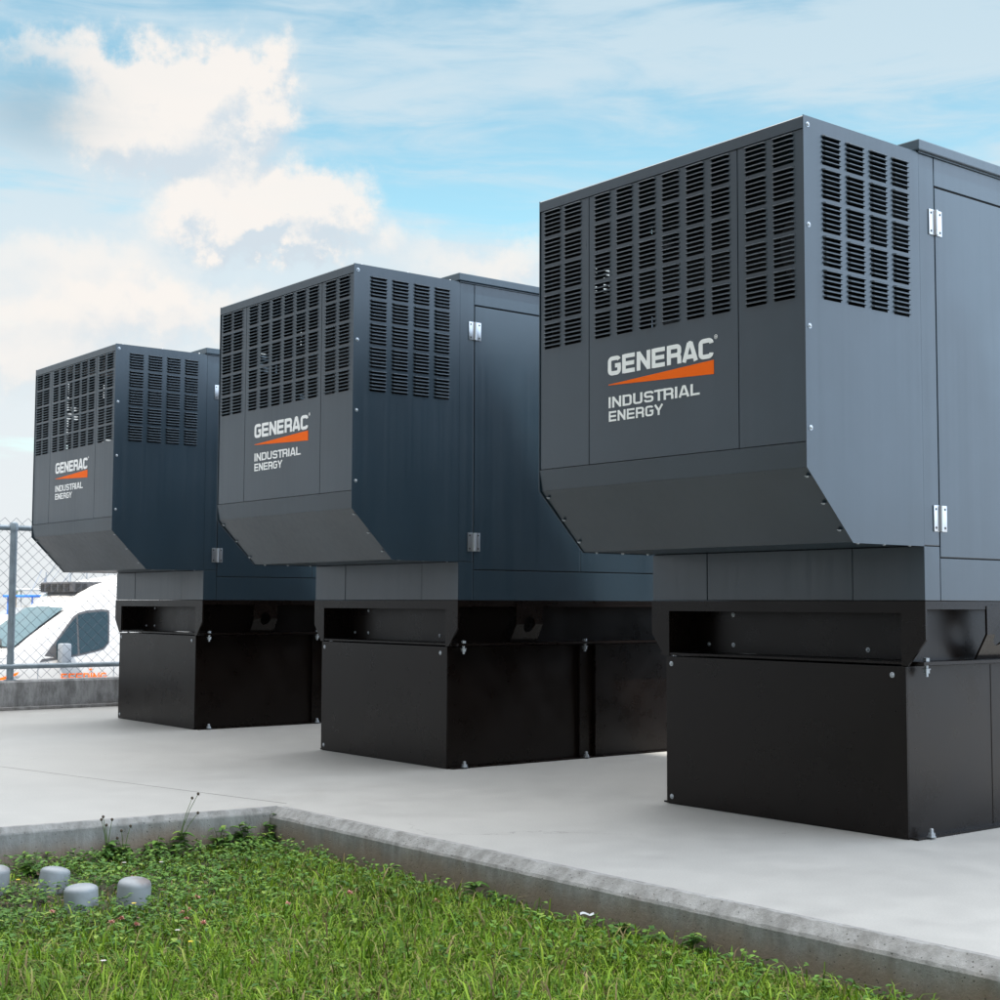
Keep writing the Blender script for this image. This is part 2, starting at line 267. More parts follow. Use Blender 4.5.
# ------------------------------------------------------------------ mesh helpers
class MB:
    def __init__(s): s.v = []; s.f = []
    def add(s, vs, fs):
        o = len(s.v); s.v += [tuple(p) for p in vs]; s.f += [tuple(i+o for i in f) for f in fs]; return s
    def box(s, x0, x1, y0, y1, z0, z1, b=0.0):
        if x0 > x1: x0, x1 = x1, x0
        if y0 > y1: y0, y1 = y1, y0
        if b <= 0:
            vs = [(x, y, z) for z in (z0, z1) for y in (y0, y1) for x in (x0, x1)]
            return s.add(vs, [(0, 2, 3, 1), (4, 5, 7, 6), (0, 1, 5, 4), (2, 6, 7, 3), (0, 4, 6, 2), (1, 3, 7, 5)])
        bm = bmesh.new(); bmesh.ops.create_cube(bm, size=1)
        for v in bm.verts: v.co = Vector(((x0+x1)/2+v.co.x*(x1-x0), (y0+y1)/2+v.co.y*(y1-y0), (z0+z1)/2+v.co.z*(z1-z0)))
        bmesh.ops.bevel(bm, geom=bm.edges[:], offset=b, segments=2, affect='EDGES', profile=.6)
        bm.verts.index_update(); s.add([v.co for v in bm.verts], [[v.index for v in f.verts] for f in bm.faces]); bm.free(); return s
    def prism(s, pts, axis, a, b):
        # pts 2D polygon in the other two axes
        def mk(p, t):
            if axis == 'x': return (t, p[0], p[1])
            if axis == 'y': return (p[0], t, p[1])
            return (p[0], p[1], t)
        n = len(pts); vs = [mk(p, a) for p in pts]+[mk(p, b) for p in pts]
        return s.add(vs, [tuple(range(n)), tuple(range(2*n-1, n-1, -1))]+[(i, i+n, (i+1) % n+n, (i+1) % n) for i in range(n)])
    def tube(s, path, rad, n=8, caps=True):
        path = [Vector(p) for p in path]; rads = rad if isinstance(rad, (list, tuple)) else [rad]*len(path)
        vs = []
        for i, p in enumerate(path):
            d = (path[min(i+1, len(path)-1)]-path[max(i-1, 0)]).normalized()
            u = d.orthogonal().normalized() if i == 0 else (u-d*u.dot(d)).normalized()
            w = d.cross(u)
            vs += [p+(u*math.cos(2*math.pi*k/n)+w*math.sin(2*math.pi*k/n))*rads[i] for k in range(n)]
        fs = [(i*n+k, i*n+(k+1) % n, (i+1)*n+(k+1) % n, (i+1)*n+k) for i in range(len(path)-1) for k in range(n)]
        if caps: fs += [tuple(range(n-1, -1, -1)), tuple(range((len(path)-1)*n, len(path)*n))]
        return s.add(vs, fs)
    def lathe(s, prof, c, ax='z', n=20):
        vs = []
        for r, h in prof:
            for k in range(n):
                a = 2*math.pi*k/n; q = (r*math.cos(a), r*math.sin(a), h)
                if ax == 'x': q = (h, q[0], q[1])
                if ax == 'y': q = (q[0], h, q[1])
                vs.append((q[0]+c[0], q[1]+c[1], q[2]+c[2]))
        m = len(prof)
        fs = [(i*n+k, i*n+(k+1) % n, (i+1)*n+(k+1) % n, (i+1)*n+k) for i in range(m-1) for k in range(n)]
        fs += [tuple(range(n-1, -1, -1)), tuple(range((m-1)*n, m*n))]
        return s.add(vs, fs)
    def build(s, name, material, parent=None, smooth_=False):
        me = bpy.data.meshes.new(name); me.from_pydata(s.v, [], s.f); me.materials.append(material)
        bm = bmesh.new(); bm.from_mesh(me); bmesh.ops.recalc_face_normals(bm, faces=bm.faces[:]); bm.to_mesh(me); bm.free()
        if smooth_:
            for p in me.polygons: p.use_smooth = True
            try: me.set_sharp_from_angle(angle=R(40))
            except Exception: pass
        o = bpy.data.objects.new(name, me); COL.objects.link(o)
        if parent: o.parent = parent
        return o
def empty(name, loc, rz=0):
    o = bpy.data.objects.new(name, None); COL.objects.link(o); o.location = loc; o.rotation_euler = (0, 0, rz); o.empty_display_size = .2; return o
def tag(o, label=None, cat=None, group=None, kind=None):
    if label: o['label'] = label
    if cat: o['category'] = cat
    if group: o['group'] = group
    if kind: o['kind'] = kind
    return o
def copy_tree(o, parent=None):
    c = o.copy(); COL.objects.link(c); c.parent = parent
    for ch in list(o.children): copy_tree(ch, c)
    return c

# ------------------------------------------------------------------ setting
GZ = -0.15; FZ = -1.35
K = Vector((-.862, 5.69, 0)); dL = Vector((-.843, -.537, 0)).normalized()
B_ = Vector((1.111, 3.305, 0)); dR = (B_-K).normalized()
FX = -7.65                                     # fence line, local x
# pad slab (top z=0)
Lf = K+dL*9; Rt = K+dR*9
cb = [K, Lf, L2W(FX-1.2, -6.0)*0+Lf+AY*0, None]
nR = Vector((dR.y, -dR.x, 0)); nR = nR if nR.y < 0 else -nR      # outward of right curb (towards lawn)
nL = Vector((dL.y, -dL.x, 0)); nL = nL if nL.y < 0 else -nL
pA = K; pB = Rt; pC = L2W(9, 9); pD = L2W(FX, 9); 
# left end of the pad, where the left curb meets the back wall line
tL = ((K-O3).dot(AX)-FX)/(-dL.dot(AX)) if abs(dL.dot(AX)) > 1e-3 else 9
pE = K+dL*min(abs(tL), 14)
m = MB()
poly = [(p.x, p.y) for p in (pA, pB, pC, pD, L2W(FX, (pE-O3).dot(AY)), pE)]
m.prism(poly, 'z', -.25, 0.0)
tag(m.build('pad', M['pad']), kind='structure')
# pad joints: thin darker strip along the joint line, 1 mm proud
def strip(name, a, b, w, z, mt):
    d = (b-a).normalized(); n_ = Vector((d.y, -d.x, 0))*w/2
    mm = MB(); mm.prism([tuple((p)[:2]) for p in (a-n_, b-n_, b+n_, a+n_)], 'z', z-.0007, z); return tag(mm.build(name, mt), kind='structure')
M['joint'] = mat('dark_joint_line', (.24, .235, .225), rough=.9)
strip('pavement_joint', Vector((-3.45, 7.3, 0))-Vector((.9, -1.1, 0))*1.5, K+Vector((.02, .1, 0)), .0040, .0009, M['joint'])
# curbs: rough chamfered edge beams around the lawn
def curb(name, a, b, n_, prof, seg=.03, jit=.002, seed=1, end0=0):
    r = random.Random(seed); L = (b-a).length; d = (b-a).normalized(); k = int(L/seg); vs = []; mcount = len(prof)
    off = [r.uniform(-1, 1) for _ in range(k+3)]
    for i in range(k+1):
        t = i*L/k
        for j, (o_, z_) in enumerate(prof):
            jj = jit if 0 < j < mcount-1 else 0
            wav = math.sin(t*3.1+seed)*.0015+off[i]*jj
            lead = d*(o_*end0*(1-i/k) if i == 0 else 0)
            p = a+d*t+n_*(o_+(wav if j > 0 else 0))+lead; vs.append((p.x, p.y, z_+(r.uniform(-1, 1)*jj if j in (1, 2) else 0)))
    fs = [(i*mcount+j, i*mcount+j+1, (i+1)*mcount+j+1, (i+1)*mcount+j) for i in range(k) for j in range(mcount-1)]
    mm = MB(); mm.add(vs, fs); return tag(mm.build(name, M['curb'], smooth_=False), kind='structure')
curb('kerb_edge', K, Rt, nR, [(-.02, .0035), (.002, .0035), (.036, -.025), (.041, -.034), (.046, -.30)], seed=3, jit=.0018, end0=-1)
curb('kerb_edge', K, pE, nL, [(-.015, .0035), (.002, .0030), (.016, -.016), (.018, -.022), (.020, -.30)], seed=5, jit=.0014)
# lawn soil
lz = MB(); gx, gy = 90, 60
P0 = Vector((-6.5, -7.5, 0))
def inside_lawn(x, y, m_=0.0):
    p = Vector((x, y, 0))-K
    return p.dot(nR) > m_ or p.dot(nL) > m_
def lawn_h(x, y):
    return GZ+.012*math.sin(x*2.3+1)*math.cos(y*1.9)+.008*math.sin(x*6.1+y*4.7)
vs = []; fs = []
for j in range(gy+1):
    for i in range(gx+1):
        x = -9+18*i/gx; y = -7.5+15.5*j/gy
        z = lawn_h(x, y)
        vs.append((x, y, z))
for j in range(gy):
    for i in range(gx):
        a = j*(gx+1)+i; fs.append((a, a+1, a+gx+2, a+gx+1))
# keep soil out from under the far pad (it lies below the slab top and inside its bulk)
keep = [f for f in fs if any(inside_lawn(vs[i][0], vs[i][1], -.3) for i in f) and all(((Vector(vs[i])-O3).dot(AX) > FX+.0) for i in f)]
lz.add(vs, keep); lw = lz.build('soil', M['soil']); tag(lw, kind='structure')
# outer low ground
g = MB(); g.box(-900, 900, -900, 900, FZ-.5, FZ); tag(g.build('ground', M['asphalt']), kind='structure')
g = MB(); g.prism([(-600, 34), (60, 34), (60, 240), (-600, 240)], 'z', FZ-.1, FZ+.02); tag(g.build('water', M['water']), kind='structure')
g = MB(); q = [L2W(FX+.2, -25), L2W(14, -25), L2W(14, 8.9), L2W(FX+.2, 8.9)]; g.prism([tuple(p[:2]) for p in q], 'z', FZ-.1, -.26); tag(g.build('terrain', M['soil']), kind='structure')
# back wall with fence
w = MB()
wy0, wy1 = -9.0, 9.0
def lbox(mm, x0, x1, y0, y1, z0, z1):
    ps = [L2W(x0, y0), L2W(x1, y0), L2W(x1, y1), L2W(x0, y1)]; mm.prism([tuple(p[:2]) for p in ps], 'z', z0, z1)
n_ = 120; pr = [(0, FZ), (0, .205), (.006, .213), (-.16, .213), (-.166, .205), (-.166, FZ)]
pts = [(.0, FZ), (.0, .200), (-.012, .213), (-.155, .213), (-.167, .200), (-.167, FZ)]
vs = []; rr = random.Random(4)
for i in range(n_+1):
    yy = wy0+(wy1-wy0)*i/n_
    for (o_, z_) in pts:
        p = L2W(FX+o_+rr.uniform(-1, 1)*.0015, yy, z_+(rr.uniform(-1, 1)*.0015 if z_ > 0 else 0)); vs.append(tuple(p))
k_ = len(pts); fs = [(i*k_+j, i*k_+(j+1) % k_, (i+1)*k_+(j+1) % k_, (i+1)*k_+j) for i in range(n_) for j in range(k_)]
w.add(vs, fs); w.add(vs[:k_], [tuple(range(k_))]); w.add(vs[-k_:], [tuple(range(k_))])
ww = w.build('low_wall', M['wallconc']); tag(ww, 'low weathered concrete wall under the chain link fence behind the units', 'wall')
w = MB(); lbox(w, FX, FX+.06, wy0, wy1, -.01, .022); tag(w.build('kerb_edge', M['wallconc']), kind='structure')

fe = empty('chain_link_fence', L2W(FX-.08, 0, .213), -YAW)
tag(fe, 'galvanised chain link fence on the low concrete wall, with top and bottom rails', 'fence')
zt = 1.34-.213; zb = .315-.213
r_ = MB(); r_.tube([(0, wy0, zt), (0, wy1, zt)], .021, 12); r_.build('top_rail', M['galv'], fe, True)
r_ = MB(); r_.tube([(.035, wy0, zb), (.035, wy1, zb)], .019, 12); r_.build('bottom_rail', M['galv'], fe, True)
for k in range(-3, 4):
    p_ = MB(); y_ = -.30+k*2.7
    if abs(y_) > 9: continue
    p_.lathe([(.026, 0), (.026, zt-.02), (.030, zt-.02), (.030, zt+.022), (.024, zt+.036), (.008, zt+.044)], (.02, y_, 0), n=16)
    p_.lathe([(.045, 0), (.045, .006), (.030, .008)], (.02, y_, 0), n=16)
    p_.build('fence_post', M['galv'], fe, True)
# mesh: each wire zig-zags up
wm = MB(); dy = .0435; dz = .041; nseg = int((zt+.075-.012)/dz)
Vv = []; Ff = []
def wire(path, rad):
    o = len(Vv)
    for i, (x, y, z) in enumerate(path):
        for (a, b) in ((rad, 0), (-.5*rad, .866*rad), (-.5*rad, -.866*rad)):
            Vv.append((x+a, y+b, z))
    for i in range(len(path)-1):
        for k2 in range(3):
            Ff.append((o+i*3+k2, o+i*3+(k2+1) % 3, o+(i+1)*3+(k2+1) % 3, o+(i+1)*3+k2))
y = wy0
jr = random.Random(2)
kk = 0
while y < 3.2:
    kk += 1; fl = 1 if kk % 2 else -1
    ph = [(0.008+(.0022 if i % 2 else -.0022), y+fl*(dy/2 if i % 2 else -dy/2)*.98+jr.uniform(-1, 1)*.001, .012+i*dz) for i in range(nseg+1)]
    wire(ph, .0023); y += dy
wm.add(Vv, Ff); wmo = wm.build('wire_mesh', M['wire'], fe)

# ------------------------------------------------------------------ lettering (stroke capitals)
def arc(cx, cy, r, a0, a1, n=5): return [(cx+r*math.cos(R(a0+(a1-a0)*i/n)), cy+r*math.sin(R(a0+(a1-a0)*i/n))) for i in range(n+1)]
H_ = .5-.1    # centreline half extent
def letter(c):
    t = .1; w_ = .82; l, r, b, tp = t, w_-t, t, 1-t; q = .16
    def box_round(): pass
    if c == 'G': return [arc(r-q, tp-q, q, 20, 90)+arc(l+q, tp-q, q, 90, 180)+arc(l+q, b+q, q, 180, 270)+arc(r-q, b+q, q, 270, 360)+[(r, .5)], [(r+t, .5), (.46, .5)]]
    if c == 'C': return [arc(r-q, tp-q, q, 0, 90)+arc(l+q, tp-q, q, 90, 180)+arc(l+q, b+q, q, 180, 270)+arc(r-q, b+q, q, 270, 360)]
    if c == 'E': return [[(l, 0), (l, 1)], [(l, tp), (w_-.03, tp)], [(l, .5), (w_-.07, .5)], [(l, b), (w_-.03, b)]]
    if c == 'F': return [[(l, 0), (l, 1)], [(l, tp), (w_-.03, tp)], [(l, .47), (w_-.09, .47)]]
    if c == 'N': return [[(l, 0), (l, 1)], [(r, 0), (r, 1)], [(l, .93), (r, .07)]]
    if c == 'R': return [[(l, 0), (l, 1)], [(l, tp)]+arc(r-q, tp-q, q, 90, 0)+arc(r-q, .46+q, q, 0, -90)+[(l, .46)], [(.46, .46)]+arc(r-q, .46-q, q, 90, 0)+[(r, 0)]]
    if c == 'A': return [[(.06, 0), (.36, .97)], [(.76, 0), (.46, .97)], [(.33, .93), (.49, .93)], [(.17, .25), (.65, .25)]]
    if c == 'I': return [[(t, 0), (t, 1)]]
    if c == 'D': return [[(l, 0), (l, 1)], [(l, tp)]+arc(r-q, tp-q, q, 90, 0)+arc(r-q, b+q, q, 0, -90)+[(l, b)]]
    if c == 'U': return [[(l, 1)]+arc(l+q, b+q, q, 180, 270)+arc(r-q, b+q, q, 270, 360)+[(r, 1)]]
    if c == 'S': q = .15; return [[(r, .74)]+arc(r-q, tp-q, q, 0, 90)+arc(l+q, tp-q, q, 90, 180)+arc(l+q, .5+q-.0, q, 180, 270)+arc(r-q, .5-q, q, 90, 0)+arc(r-q, b+q, q, 360, 270)+arc(l+q, b+q, q, 270, 180)+[(l, .26)]]
    if c == 'T': return [[(0, tp), (w_-.02, tp)], [(w_/2-.01, 0), (w_/2-.01, 1)]]
    if c == 'L': return [[(l, 0), (l, 1)], [(l, b), (w_-.08, b)]]
    if c == 'Y': return [[(.04, .98), (.40, .42)], [(.76, .98), (.40, .42)], [(.40, .45), (.40, 0)]]
    return []
def adv(c): return .33 if c == 'I' else (.80 if c in 'LT' else .88 if c == 'S' else .94)
def text_mesh(s, x0, x1, z0, z1, mapf, t=.105, d0=.0012, slant=0):
    """strokes of a capital line fitted to a box; mapf(u, z, d) -> point"""
    mm = MB(); tw = sum(adv(c) for c in s)-.12; sx = (x1-x0)/tw; sz = z1-z0; cur = 0; dd = d0
    for c in s:
        for st in letter(c):
            pts_ = st; n = len(pts_); top = []; bot = []
            for i, p in enumerate(pts_):
                a = pts_[max(i-1, 0)]; b = pts_[min(i+1, n-1)]
                tx, tz = b[0]-a[0], b[1]-a[1]; ln = math.hypot(tx, tz) or 1; nx, nz = -tz/ln, tx/ln
                top.append((p[0]+nx*t, p[1]+nz*t)); bot.append((p[0]-nx*t, p[1]-nz*t))
            vs = []
            for (a, b) in zip(top, bot):
                for q in (a, b): vs.append(mapf(x0+(cur+q[0])*sx, z0+q[1]*sz, dd))
            for (a, b) in zip(top, bot):
                for q in (a, b): vs.append(mapf(x0+(cur+q[0])*sx, z0+q[1]*sz, 0.0002))
            o = 2*n
            fs = [(2*i, 2*i+1, 2*i+3, 2*i+2) for i in range(n-1)]
            fs += [(2*i, 2*i+2, o+2*i+2, o+2*i) for i in range(n-1)]+[(2*i+1, o+2*i+1, o+2*i+3, 2*i+3) for i in range(n-1)]
            fs += [(0, o, o+1, 1), (2*n-2, 2*n-1, o+2*n-1, o+2*n-2)]
            mm.add(vs, fs); dd += .00012
            if dd > d0+.0008: dd = d0
        cur += adv(c)
    return mm

# ------------------------------------------------------------------ generator
GW, GD = 1.30, .605
ZT, ZB, ZA = 2.351, 1.223, .994
LEN = 3.4
def louver_sheet(mm, u0, u1, z0, z1, cols, mapf, zlo=1.765, zhi=2.305):
    """flat sheet with real slots and a pressed hood over each one"""
    cols = [(a+.0045, b-.0045) for a, b in cols]
    us = sorted(set([u0, u1]+[c for ab in cols for c in ab])); zs = [z0]; rows = []
    gp = (zhi-zlo+.010)/5; pitch = (gp-.010)/6
    for g_ in range(5):
        for k in range(6):
            b = zlo+g_*gp+k*pitch; rows.append((b+.0015, b+.0015+pitch*.58)); zs += [b+.0015, b+.0015+pitch*.58]
    zs.append(z1)
    rowset = set((round(a, 6), round(b, 6)) for a, b in rows); colset = set(cols)
    vs = [mapf(u, z, 0) for z in zs for u in us]; n = len(us); fs = []
    for j in range(len(zs)-1):
        for i in range(n-1):
            if (us[i], us[i+1]) in colset and (round(zs[j], 6), round(zs[j+1], 6)) in rowset: continue
            fs.append((j*n+i, j*n+i+1, (j+1)*n+i+1, (j+1)*n+i))
    mm.add(vs, fs)
    for (a, b) in cols:
        for (zl, zh) in rows:
            uu = [a-.0052, a+.0035, b-.0035, b+.0052]
            prof = [(zh+.0052, 0.0003), (zh+.0040, .0062), (zh+.0010, .0102), (zh-.0016, .0110)]
            vs = []
            for (z_, d_) in prof:
                for ui, u in enumerate(uu):
                    e = ui in (0, 3)
                    vs.append(mapf(u, z_ if not e else min(z_, zh+.003)-.0005, d_ if not e else .0003))
            fs = [(j*4+i, j*4+i+1, (j+1)*4+i+1, (j+1)*4+i) for j in range(3) for i in range(3)]
            mm.add(vs, fs)
def screw(parent, loc, ax, r=.0065, name='screw'):
    key = ('screw', ax, r)
    s_ = MB(); sg = 1 if ax[0] != '-' else -1; a = ax[-1]
    pr_ = [(r*1.35, 0), (r*1.35, .0012*sg), (r*.95, .0014*sg), (r*.85, .0036*sg), (r*.45, .0055*sg)]
    s_.lathe(pr_, loc, a, 10)
    return s_.build(name, M['screw'], parent, True)
def make_generator():
    root = empty('generator', (0, 0, 0))
    fm = lambda u, z, d: (u, -GD-d, z)
    # ---- hood front: three sheets
    fcols = [(-1.275, -1.178), (-1.158, -1.060)]
    mcols = [(-.988+.117*k, -.988+.117*k+.088) for k in range(6)]
    rcols = [(-.250, -.156), (-.131, -.039)]
    for (a, b, cols) in ((-1.2985, -1.0205, fcols), (-1.0165, -.2845, mcols), (-.2805, -.0015, rcols)):
        mm = MB(); louver_sheet(mm, a, b, 1.305, 2.307, cols, fm)
        for x_ in (a, b): mm.add([(x_, -GD, 1.305), (x_, -GD, 2.307), (x_, -GD+.014, 2.307), (x_, -GD+.014, 1.305)], [(0, 1, 2, 3)])
        mm.add([(a, -GD, 1.305), (b, -GD, 1.305), (b, -GD+.014, 1.305), (a, -GD+.014, 1.305)], [(0, 1, 2, 3)])
        fp = mm.build('front_panel', M['paint'], root)
        if cols is mcols:
            fp['label'] = 'louvred middle front panel carrying the white lettering'
            lg = text_mesh('GENERAC', -.914, -.395, 1.621, 1.689, fm, t=.112).build('lettering', M['white'], fp)
            text_mesh('INDUSTRIAL', -.912, -.462, 1.502, 1.542, fm, t=.088).build('lettering', M['white'], fp)
            text_mesh('ENERGY', -.911, -.634, 1.452, 1.490, fm, t=.088).build('lettering', M['white'], fp)
            wd = MB(); wd.add([fm(-.912, 1.586, .0012), fm(-.393, 1.565, .0012), fm(-.393, 1.613, .0012), fm(-.912, 1.5885, .0012),
                               fm(-.912, 1.586, .0002), fm(-.393, 1.565, .0002), fm(-.393, 1.613, .0002), fm(-.912, 1.5885, .0002)],
                              [(0, 1, 2, 3), (0, 4, 5, 1), (1, 5, 6, 2), (2, 6, 7, 3)])
            wd.build('orange_wedge', M['orange'], fp)
            rg = MB(); n = 16
            vs = [fm(-.383+r*math.cos(2*math.pi*k/n), 1.690+r*math.sin(2*math.pi*k/n), .001) for r in (.0062, .0078) for k in range(n)]
            rg.add(vs, [(k, (k+1) % n, n+(k+1) % n, n+k) for k in range(n)]); t2 = text_mesh('R', -.3862, -.3800, 1.6865, 1.6935, fm, t=.1); rg.add(t2.v, t2.f)
            rg.build('registered_mark', M['white'], fp)
    # backing seam strip behind sheets
    mm = MB(); mm.box(-1.29, -.01, -GD+.016, -GD+.019, 1.29, 1.70); mm.build('backing_plate', M['inner'], root)
    # ---- top cap of the hood with turned-down lip
    mm = MB()
    mm.prism([(-GD-.004, 2.309), (-GD-.004, 2.346), (-GD+.002, ZT), (-.003, ZT), (-.003, ZT-.012), (-GD+.012, ZT-.012), (-GD+.012, 2.309)], 'x', -GW+.0005, -.0005)
    mm.build('hood_top', M['paint'], root)
    for (x_, y_) in ((-.012, -.56), (-.012, -.30), (-.012, -.05), (-1.28, -.56), (-.66, -.57)):
        screw(root, (x_, y_, ZT), 'z', .006)
    # ---- band + deflector
    mm = MB(); mm.prism([(-GD-.003, 1.302), (-GD+.012, 1.302), (-GD+.012, ZB), (-GD+.006, ZB)], 'x', -GW+.001, -.001); mm.build('lower_band', M['paint'], root)
    sl = .2247
    mm = MB(); mm.prism([(-GD+.006, ZB-.0005), (-GD+.014, ZB+.002), (-GD+sl+.004, ZA+.008), (-.002, ZA+.008), (-.002, ZA), (-GD+sl, ZA)], 'x', -GW+.0015, -.0015); mm.build('deflector_panel', M['paint'], root)
    # ---- side panels
    scols = [(-.521, -.425), (-.398, -.302), (-.275, -.180), (-.154, -.060)]
    for side in (1, -1):
        X = .0 if side > 0 else -GW
        sm = lambda u, z, d: (X+side*(.0015+d), u, z)
        mm = MB(); louver_sheet(mm, -GD-.004, -.001, ZB, ZT-.0, scols, sm)
        mm.add([sm(-GD-.004, ZB, 0), sm(-.001, ZB, 0), sm(-.001, ZA-.003, 0), sm(-GD+sl-.002, ZA-.003, 0)], [(0, 1, 2, 3)])
        # returned edges
        out = [(-GD-.004, ZT), (-GD-.004, ZB-.001), (-GD+sl-.002, ZA-.003), (-.001, ZA-.003)]
        for (p, q) in zip(out[:-1], out[1:]):
            mm.add([sm(p[0], p[1], 0), sm(q[0], q[1], 0), sm(q[0], q[1], -.003), sm(p[0], p[1], -.003)], [(0, 1, 2, 3)])
        mm.build('side_panel', M['paint'], root)
        for z_ in (2.323, 1.998, 1.672, 1.348): screw(root, (X+side*.0015, -.588, z_), 'x' if side > 0 else '-x')
        # screws on the sloping deflector, along its edge, and hanging under the floor
        for k in range(3):
            t = .10+.36*k; yy = -GD+.006+(sl-.006)*t; zz = ZB-(ZB-ZA)*t
            screw(root, (X-side*.022, yy-.002, zz-.0025), '-z', .0068)
        for k in range(3): screw(root, (X-side*.022, -.33+.14*k, ZA), '-z', .006)
    # ---- radiator, then silencer and gapped plates added to block sky specks
    mm = MB(); mm.box(-1.10, -.20, -.035, -.006, 1.05, 2.30); mm.build('radiator', M['inner'], root)
    mm = MB()
    for (a_, b_, c_, d_) in ((-.60, -.42, 1.3, 2.30), (-.40, -.30, 1.3, 2.02), (-.40, -.30, 2.12, 2.30), (-.30, -.16, 1.3, 2.30), (-.15, -.04, 1.3, 1.88), (-.15, -.04, 1.96, 2.30)): mm.box(-1.235, -1.230, a_, b_, c_, d_)
    mm.lathe([(.13, -.95), (.13, -.25)], (0, -.30, 2.0), 'x', 20)
    mm.build('silencer_and_speck_blocker', M['inner'], root)
    # ---- housing core
    mm = MB(); mm.box(-1.294, -.006, .006, LEN, .812, 2.34); mm.build('housing_core', M['inner'], root)
    # front wall above / corner posts
    mm = MB(); mm.box(-GW, 0, 0, .088, .994, 2.349, .003); mm.build('front_wall', M['paint'], root)
    for (a, b) in ((-GW, -1.0015), (-.9985, -.3015), (-.2985, 0)):
        mm = MB(); mm.box(a, b, .0012 if a > -1.1 and b < -.1 else 0, .088, .808, .991, .0015); mm.build('kick_panel', M['paint'], root)
    for side in (1, -1):
        X0, X1 = (-.008, 0) if side > 0 else (-GW, -GW+.008)
        Y = [(.094, LEN)]
        mm = MB(); mm.box(X0, X1, .0915, LEN, 2.250, 2.349, .0015); mm.build('header_panel', M['paint'], root)
        mm = MB(); mm.box(X0, X1, .0915, LEN, .808, .9515, .0015); mm.build('sill_panel', M['paint'], root)
        for i, (a, b) in enumerate(((.0935, .782), (.7865, 1.475))):
            mm = MB(); mm.box(X0-.002*side*0, X1, a, b, .9565, 2.2425, .002)
            d_ = mm.build('door', M['paint'], root)
            if True:
                hy = a-.002 if i == 0 else b+.002
                for hz in (2.118, 1.088):
                    hm = MB(); xx = X1 if side > 0 else X0
                    for s2 in (-1, 1):
                        hm.box(xx, xx+side*.004, hy+s2*.007, hy+s2*.037, hz-.045, hz+.045, .0015)
                    hm.tube([(xx+side*.006, hy, hz-.044), (xx+side*.006, hy, hz+.044)], .0075, 10)
                    hg = hm.build('hinge', M['steel'], d_, True)
                    hs = MB()
                    for s2 in (-1, 1):
                        for z2 in (-1, 1): hs.lathe([(.0045, .0042*side), (.0042, .0052*side)], (xx, hy+s2*.026, hz+z2*.032), 'x', 10)
                    # counted with the hinge plate: four screws per hinge
                    hs2 = hs; o_ = hg.data; 
                    bm = bmesh.new(); bm.from_mesh(o_); o_.materials.append(M['dark_screw'])
                    vv = [bm.verts.new(p) for p in hs2.v]
                    for f_ in hs2.f:
                        nf = bm.faces.new([vv[j] for j in f_]); nf.material_index = 1
                    bm.to_mesh(o_); bm.free()
        mm = MB(); mm.box(X0, X1, 1.4795, LEN, .9565, 2.2425, .002); mm.build('fixed_panel', M['paint'], root)
    mm = MB(); mm.box(-GW, 0, LEN, LEN+.02, .808, 2.349, .002); mm.build('rear_wall', M['paint'], root)
    # roof
    mm = MB(); mm.box(-GW-.016, .016, -.016, LEN+.03, 2.3545, 2.392, .004); mm.box(-GW-.006, .006, -.004, LEN+.02, 2.349, 2.356); mm.build('roof', M['paint'], root)
    # ---- skid frame
    mm = MB()
    prof = [(-GW-.003, .806), (-GW-.003, .675), (-GW+.066, .586), (-1.205, .586), (-1.205, .765), (-.095, .765), (-.095, .586), (-.070, .586), (.003, .675), (.003, .806)]
    mm.prism(prof, 'y', -.004, .006)
    mm.box(-GW+.003, -.003, .006, .075, .792, .8055)                     # top flange of the cross member
    mm.box(-1.20, -.10, .15, .158, .60, .791)                            # recessed cross plate
    mm.box(-1.204, -.096, -.0025, .149, .5905, .5985)
    mm.box(-1.21, -1.203, .007, .15, .60, .765); mm.box(-.097, -.090, .007, .15, .60, .765)
    for side in (1, -1):
        s0 = 0 if side > 0 else -GW
        mm.box(s0, s0-side*.10, .0065, LEN, .795, .8058)                # top flange
        mm.box(s0-side*.001, s0-side*.006, .0065, LEN, .778, .7948)     # turned-down lip
        mm.box(s0-side*.095, s0-side*.101, .0065, LEN, .600, .7945)     # web
        mm.box(s0-side*.022, s0-side*.115, .02, LEN, .588, .5995)       # bottom flange
    mm.build('skid_frame', M['black'], root)
    for side in (1, -1):
        s0 = 0 if side > 0 else -GW
        # lifting lug: bent plate, vertical above, sloping in below, with a round notch at the fold
        for y0 in (.36, 1.9):
            lug = MB(); y1 = y0+.17; yc = (y0+y1)/2; hr = .036; zf = .690; n = 8
            def P_(y_, z_):
                x_ = 0.002 if z_ >= zf else .002-(zf-z_)*.50
                return (s0+side*x_ if side > 0 else s0-x_*1, y_, z_)
            arcu = [(yc+hr*math.cos(math.pi*k/n), zf+hr*1.15*math.sin(math.pi*k/n)) for k in range(n+1)]
            up = [(y1, zf), (y1, .79), (y0, .79), (y0, zf)]+arcu[::-1]
            arcl = [(yc+hr*math.cos(math.pi*k/n), zf-hr*1.1*math.sin(math.pi*k/n)) for k in range(n+1)]
            lo = [(y1, zf), (y1-.005, .6015), (y0-.005, .6015), (y0, zf)]+arcl[::-1]
            for poly_ in (up, lo):
                vs = [P_(*p) for p in poly_]; vs2 = [(p[0]-side*.008, p[1], p[2]) for p in vs]; k_ = len(vs)
                lug.add(vs+vs2, [tuple(range(k_)), tuple(range(2*k_-1, k_-1, -1))]+[(i, (i+1) % k_, k_+(i+1) % k_, k_+i) for i in range(k_)])
            lug.build('lifting_lug', M['black'], root)
    # small bolts in the recess
    for (x_, y_, z_) in ((-1.13, .149, .632), (-1.0, .149, .632), (-1.0, .149, .752), (-.35, .149, .63)):
        screw(root, (x_, y_, z_), '-y', .0065)
